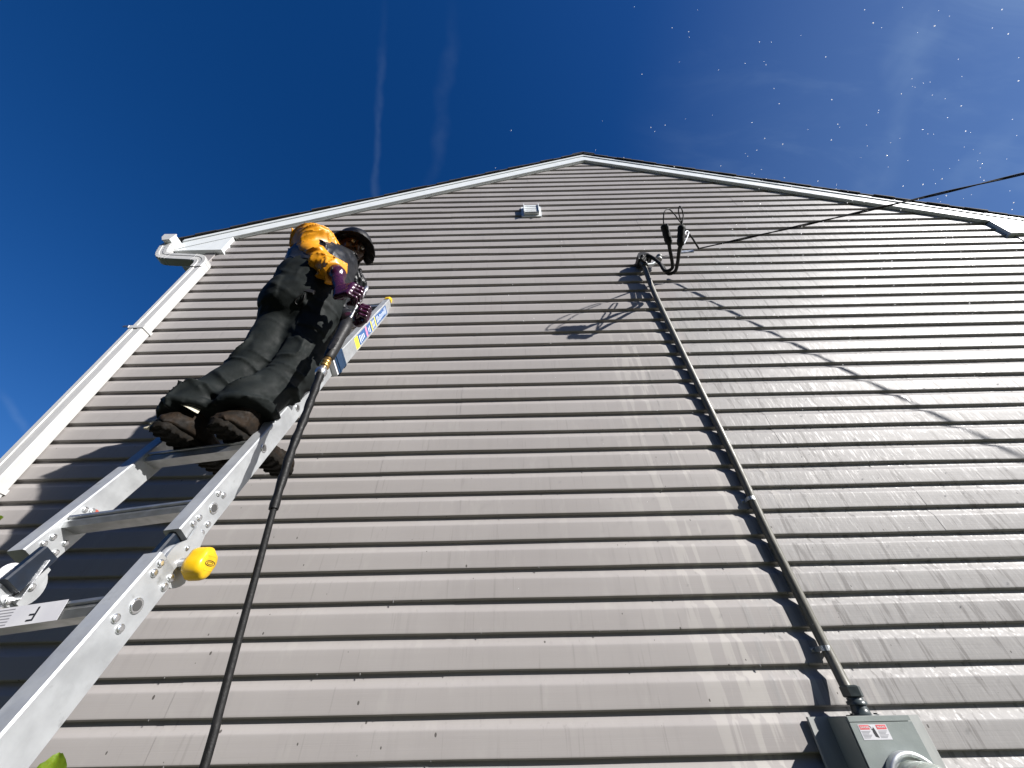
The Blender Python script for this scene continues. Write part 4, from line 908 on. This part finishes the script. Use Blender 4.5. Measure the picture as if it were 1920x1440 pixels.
# boots
for s, toe in (('L', A(.045, .245, -.058)), ('R', A(.055, .245, -.055))):
    an = J['a'+s]; heel = an+A(-.008, -.050, -.062); tip = an+toe; fd = tip-heel; fd[2] = 0; fd /= np.linalg.norm(fd); sd2 = A(fd[1], -fd[0], 0)
    zs = (.775 if s == 'L' else .793)+.022
    def bf(P, an=an, heel=heel, tip=tip):
        d = sd_cap(P, an+A(0, 0, .075), an+A(0, 0, -.02), .060, .058)
        d = smin(d, sd_cap(P, heel, an+A(.012, .06, -.05), .047, .050), .04); d = smin(d, sd_cap(P, an+A(.012, .06, -.05), tip, .050, .040), .03)
        d = smin(d, sd_cap(P, tip, tip-fd*.03, .046, .046), .02)
        d = np.maximum(d, -(P[:, 2]-zs)); return d+.0035*fold(P, (.2, .6, .7), .05, 60, .5)+.0025*soft_noise(P, .04, 13)
    allp = np.stack([an+A(0, 0, .1), heel, tip]); boot = sdf_obj('boot', bf, allp.min(0)-.085, allp.max(0)+.085, .0062, 'boot', person, 1)
    Lf = np.linalg.norm((tip-heel)[:2]); mid = (heel+tip)/2; mid[2] = zs-.011
    R_ = np.stack([fd, sd2, A(0, 0, 1)])
    def sf(P, mid=mid, Lf=Lf, heel=heel, tip=tip):
        q = (P-mid)@R_.T; wv = .046+.008*np.sin((q[:, 0]/Lf+.5)*3.6-.8)
        ex = np.abs(q[:, 0])-(Lf/2+.010); d2 = np.maximum(np.sqrt(np.maximum(ex, 0)**2+q[:, 1]**2)-wv, ex-.040)
        lug = .0025*np.sign(np.sin(q[:, 0]*2*np.pi/.032+3.5*np.abs(q[:, 1])/.04))*(q[:, 2] < -.004)
        lug2 = .0018*(np.sin(q[:, 0]*2*np.pi/.026+6*q[:, 2]/.02) > .6)
        return np.maximum(d2+lug2, np.abs(q[:, 2])-.013+lug)
    allp2 = np.stack([heel, tip]); allp2[:, 2] = zs-.011
    sdf_obj('sole', sf, allp2.min(0)-A(.08, .08, .02), allp2.max(0)+A(.08, .08, .02), .0046, 'sole', boot, 0)
    # pale torn lining at the boot cuff and lace ends
    b = MB(); ringc = Vector(an+A(0, -.012, .030))+Vector((0, 0, H))
    pts = [ringc+Vector((math.cos(a)*.072, math.sin(a)*.074, .008*math.sin(3*a))) for a in np.linspace(math.radians(250), math.radians(330), 9)]
    if s == 'L':
        vs = []
        for p in pts: vs += [p, p+Vector((.002, -.004, -.024))]
        b.add(vs, [(2*i, 2*i+1, 2*i+3, 2*i+2) for i in range(len(pts)-1)]+[]); b.extrude([pts[0], pts[4], pts[8], pts[4]+Vector((0, -.002, -.012))], (0, -.003, -.004)); b.build('boot_lining', 'pale', boot)
        b = MB(); h0 = Vector(heel)+Vector((-.045, .0, H+.012))
        for dx, dz in ((-.03, .006), (-.034, -.016), (-.022, .02)): b.tube([h0, h0+Vector((dx*.5, -.004, dz*.7)), h0+Vector((dx, -.008, dz))], [.007, .009, .004], 6)
        b.build('lace_end', 'pale', boot)

# ------------------------------------------------------------------ pressure washer gun and hose
gb, gt = Vector(gun_b)+Vector((0, 0, H)), Vector(gun_t)+Vector((0, 0, H)); gd = (gt-gb).normalized(); gl = (gt-gb).length
gun = thing('pressure_washer_wand', gb, 'black pressure washer wand with hanging black hose held beside the ladder', 'pressure washer')
gx = gd.cross(Vector((0, 1, 0))).normalized(); gy = gd.cross(gx)
b = MB(); b.tube([gb+gd*.22, gb+gd*(gl-.03)], .0085, 10); lance = b.build('lance', 'steel', gun)
b = MB(); b.lathe(gb+gd*(gl-.045), gd, [(0, .009), (.008, .0125), (.030, .0125), (.040, .010), (.046, .0095)], 12); b.build('nozzle', 'steel', lance)
b = MB(); b.lathe(gb+gd*.05, gd, [(0, .016), (.01, .021), (.09, .024), (.15, .023), (.20, .027), (.235, .027), (.25, .018), (.275, .013)], 16); b.build('gun_body', 'black_plastic', gun)
b = MB(); b.beam(gb+gd*.16+gy*.012, gb+gd*.06-gx*.03+gy*.055, gx, gd, .022, .034, .006); b.build('trigger_grip', 'black_plastic', gun)
b = MB(); b.lathe(gb-gd*.005, gd, [(0, .014), (.006, .019), (.014, .019), (.016, .015), (.022, .015), (.024, .018), (.036, .018), (.040, .014), (.06, .014)], 14); b.build('brass_coupler', 'brass', gun)
b = MB(); b.lathe(gb-gd*.045, gd, [(0, .017), (.010, .0215), (.024, .0215), (.030, .016), (.041, .0145)], 14); b.build('swivel', 'steel', gun)
hp1 = [gb-gd*.03, at(578, 765, 1.052), at(545, 850, 1.045), at(513, 955, 1.040), at(482, 1070, 1.035), at(448, 1195, 1.03), at(412, 1330, 1.02), at(381, 1445, 1.01)]
down = hp1+[Vector((-.535, .985, 1.05)), Vector((-.49, .96, .55)), Vector((-.52, .90, .10)), Vector((-.72, .80, .016)), Vector((-1.1, .45, .013)), Vector((-1.9, .2, .013)), Vector((-3.2, .35, .013))]
hpth = cr(down, 12)
b = MB(); b.tube(hpth, .0088, 12); hs = b.build('hose', 'hose', gun)
sl_ = [p+Vector((random.uniform(-1, 1), random.uniform(-1, 1), 0))*.0006 for p in cr(hp1[:4], 12)]
b = MB(); b.tube(sl_, [.0145-.002*(i/len(sl_))+.0012*math.sin(i*1.3) for i in range(len(sl_))], 12); b.build('hose_sleeve', 'hose_sleeve', hs)

# ------------------------------------------------------------------ shrub beside the ladder
shrub = thing('shrub', Vector((-1.55, 1.42, 0)), 'green leafy shrub tips poking up beside the ladder foot', 'shrub')
L1 = at(97, 1432, 1.18); L2 = at(-6, 975, 1.52)
def leaf(base, tip, width, nrm, curl=.25):
    ax_ = tip-base; l_ = ax_.length; ax_.normalize(); n_ = Vector(nrm); n_ = (n_-ax_*n_.dot(ax_)).normalized(); s_ = ax_.cross(n_)
    vs = []; NL, NW = 8, 4
    for i in range(NL+1):
        t = i/NL; w_ = width*max(.04, 1-((t-.52)/.50)**2)**.5
        for j in range(-NW, NW+1):
            x = j/NW; vs.append(base+ax_*(l_*t)+s_*(w_*x)+n_*(abs(x)*w_*.45-curl*l_*t*t*.6+.0015*math.sin(i*2.2+j*1.1)))
    k = 2*NW+1; fs = [(i*k+j, i*k+j+1, (i+1)*k+j+1, (i+1)*k+j) for i in range(NL) for j in range(2*NW)]
    b = MB(); b.add(vs, fs, True); return b.build('leaf', 'leaf', shrub)
stems = [(Vector((-1.5, 1.42, 0)), L1+Vector((.0, .03, -.05))), (Vector((-1.6, 1.45, 0)), L2+Vector((-.05, .02, -.06))), (Vector((-1.55, 1.38, 0)), Vector((-1.75, 1.3, 1.05))), (Vector((-1.52, 1.46, 0)), Vector((-1.3, 1.5, .95)))]
for i, (a, c) in enumerate(stems):
    mid = a.lerp(c, .55)+Vector((random.uniform(-.05, .05), random.uniform(-.04, .04), .03)); P = cr([a, mid, c], 8)
    b = MB(); b.tube(P, [.007-.004*j/len(P) for j in range(len(P))], 7); b.build('stem', 'stem', shrub)
    for j in range(4, len(P)-2, 1):
        for s_ in (-1, 1):
            d_ = Vector((s_*random.uniform(.4, 1), random.uniform(-.8, .8), random.uniform(-.1, .5))).normalized()
            tip_ = P[j]+d_*random.uniform(.06, .10)
            if tip_.z > H-.12 and i != 1: continue
            if i == 1 and j > len(P)-6: continue
            leaf(P[j], tip_, random.uniform(.018, .028), (0, -.3, 1), random.uniform(.1, .4))
leaf(L1+Vector((.0, .03, -.055)), L1+Vector((.006, -.008, .010)), .027, (.4, -1, .35), .35)
leaf(L1+Vector((-.005, .03, -.06)), L1+Vector((-.024, .0, .0)), .021, (-.2, -1, .6), .2)
leaf(L2+Vector((-.05, .02, -.06)), L2+Vector((.013, -.01, .01)), .032, (.3, -1, .3), .2)

# ------------------------------------------------------------------ spray droplets hanging in the air
dp = MB(); ico = bmesh.new(); bmesh.ops.create_icosphere(ico, subdivisions=1, radius=1.0)
iv = [v.co.copy() for v in ico.verts]; ifs = [[v.index for v in f.verts] for f in ico.faces]; ico.free()
r_ = random.Random(4)
for i in range(760):
    if i % 4 == 1:                                   # drifting away to the right of the mast
        dv_ = ray(r_.triangular(1050, 2300, 1750), r_.uniform(-250, 520)); ds_ = r_.uniform(1.3, 3.6)/np.linalg.norm(dv_); X_, Y_, Z_ = dv_*ds_
    else: X_, Y_, Z_ = r_.triangular(-.6, 4.5, 2.2), r_.uniform(.8, 1.75), r_.triangular(.0, 3.6, 1.6)
    if Y_ > 1.72: continue
    rad = (.0005+.0009*r_.random()**2)*max(.8, (X_*X_+Y_*Y_+Z_*Z_)**.5*.75)
    dp.add([Vector((X_, Y_, Z_+H))+v*rad for v in iv], ifs, True)
do = dp.build('spray_droplets', 'drop'); do['kind'] = 'stuff'; do['label'] = 'fine white water droplets drifting in the air'

# drops hanging from the laps of the siding
dr_ = MB()
for i in range(260):
    row = r_.randint(-1, 26); X_ = r_.uniform(-1.6, 3.6) if r_.random() < .6 else r_.uniform(.9, 3.4); zl = LIP0+CH*row
    rad = r_.uniform(.0011, .0024); ln = rad*r_.uniform(1.2, 3.2)
    dr_.add([Vector((X_+v.x*rad, YW-.0165-rad*.3+v.y*rad, zl+H-ln*.7+v.z*ln)) for v in iv], ifs, True)
dro = dr_.build('hanging_drops', 'bead'); dro['kind'] = 'stuff'; dro['label'] = 'small water drops hanging under the siding laps'
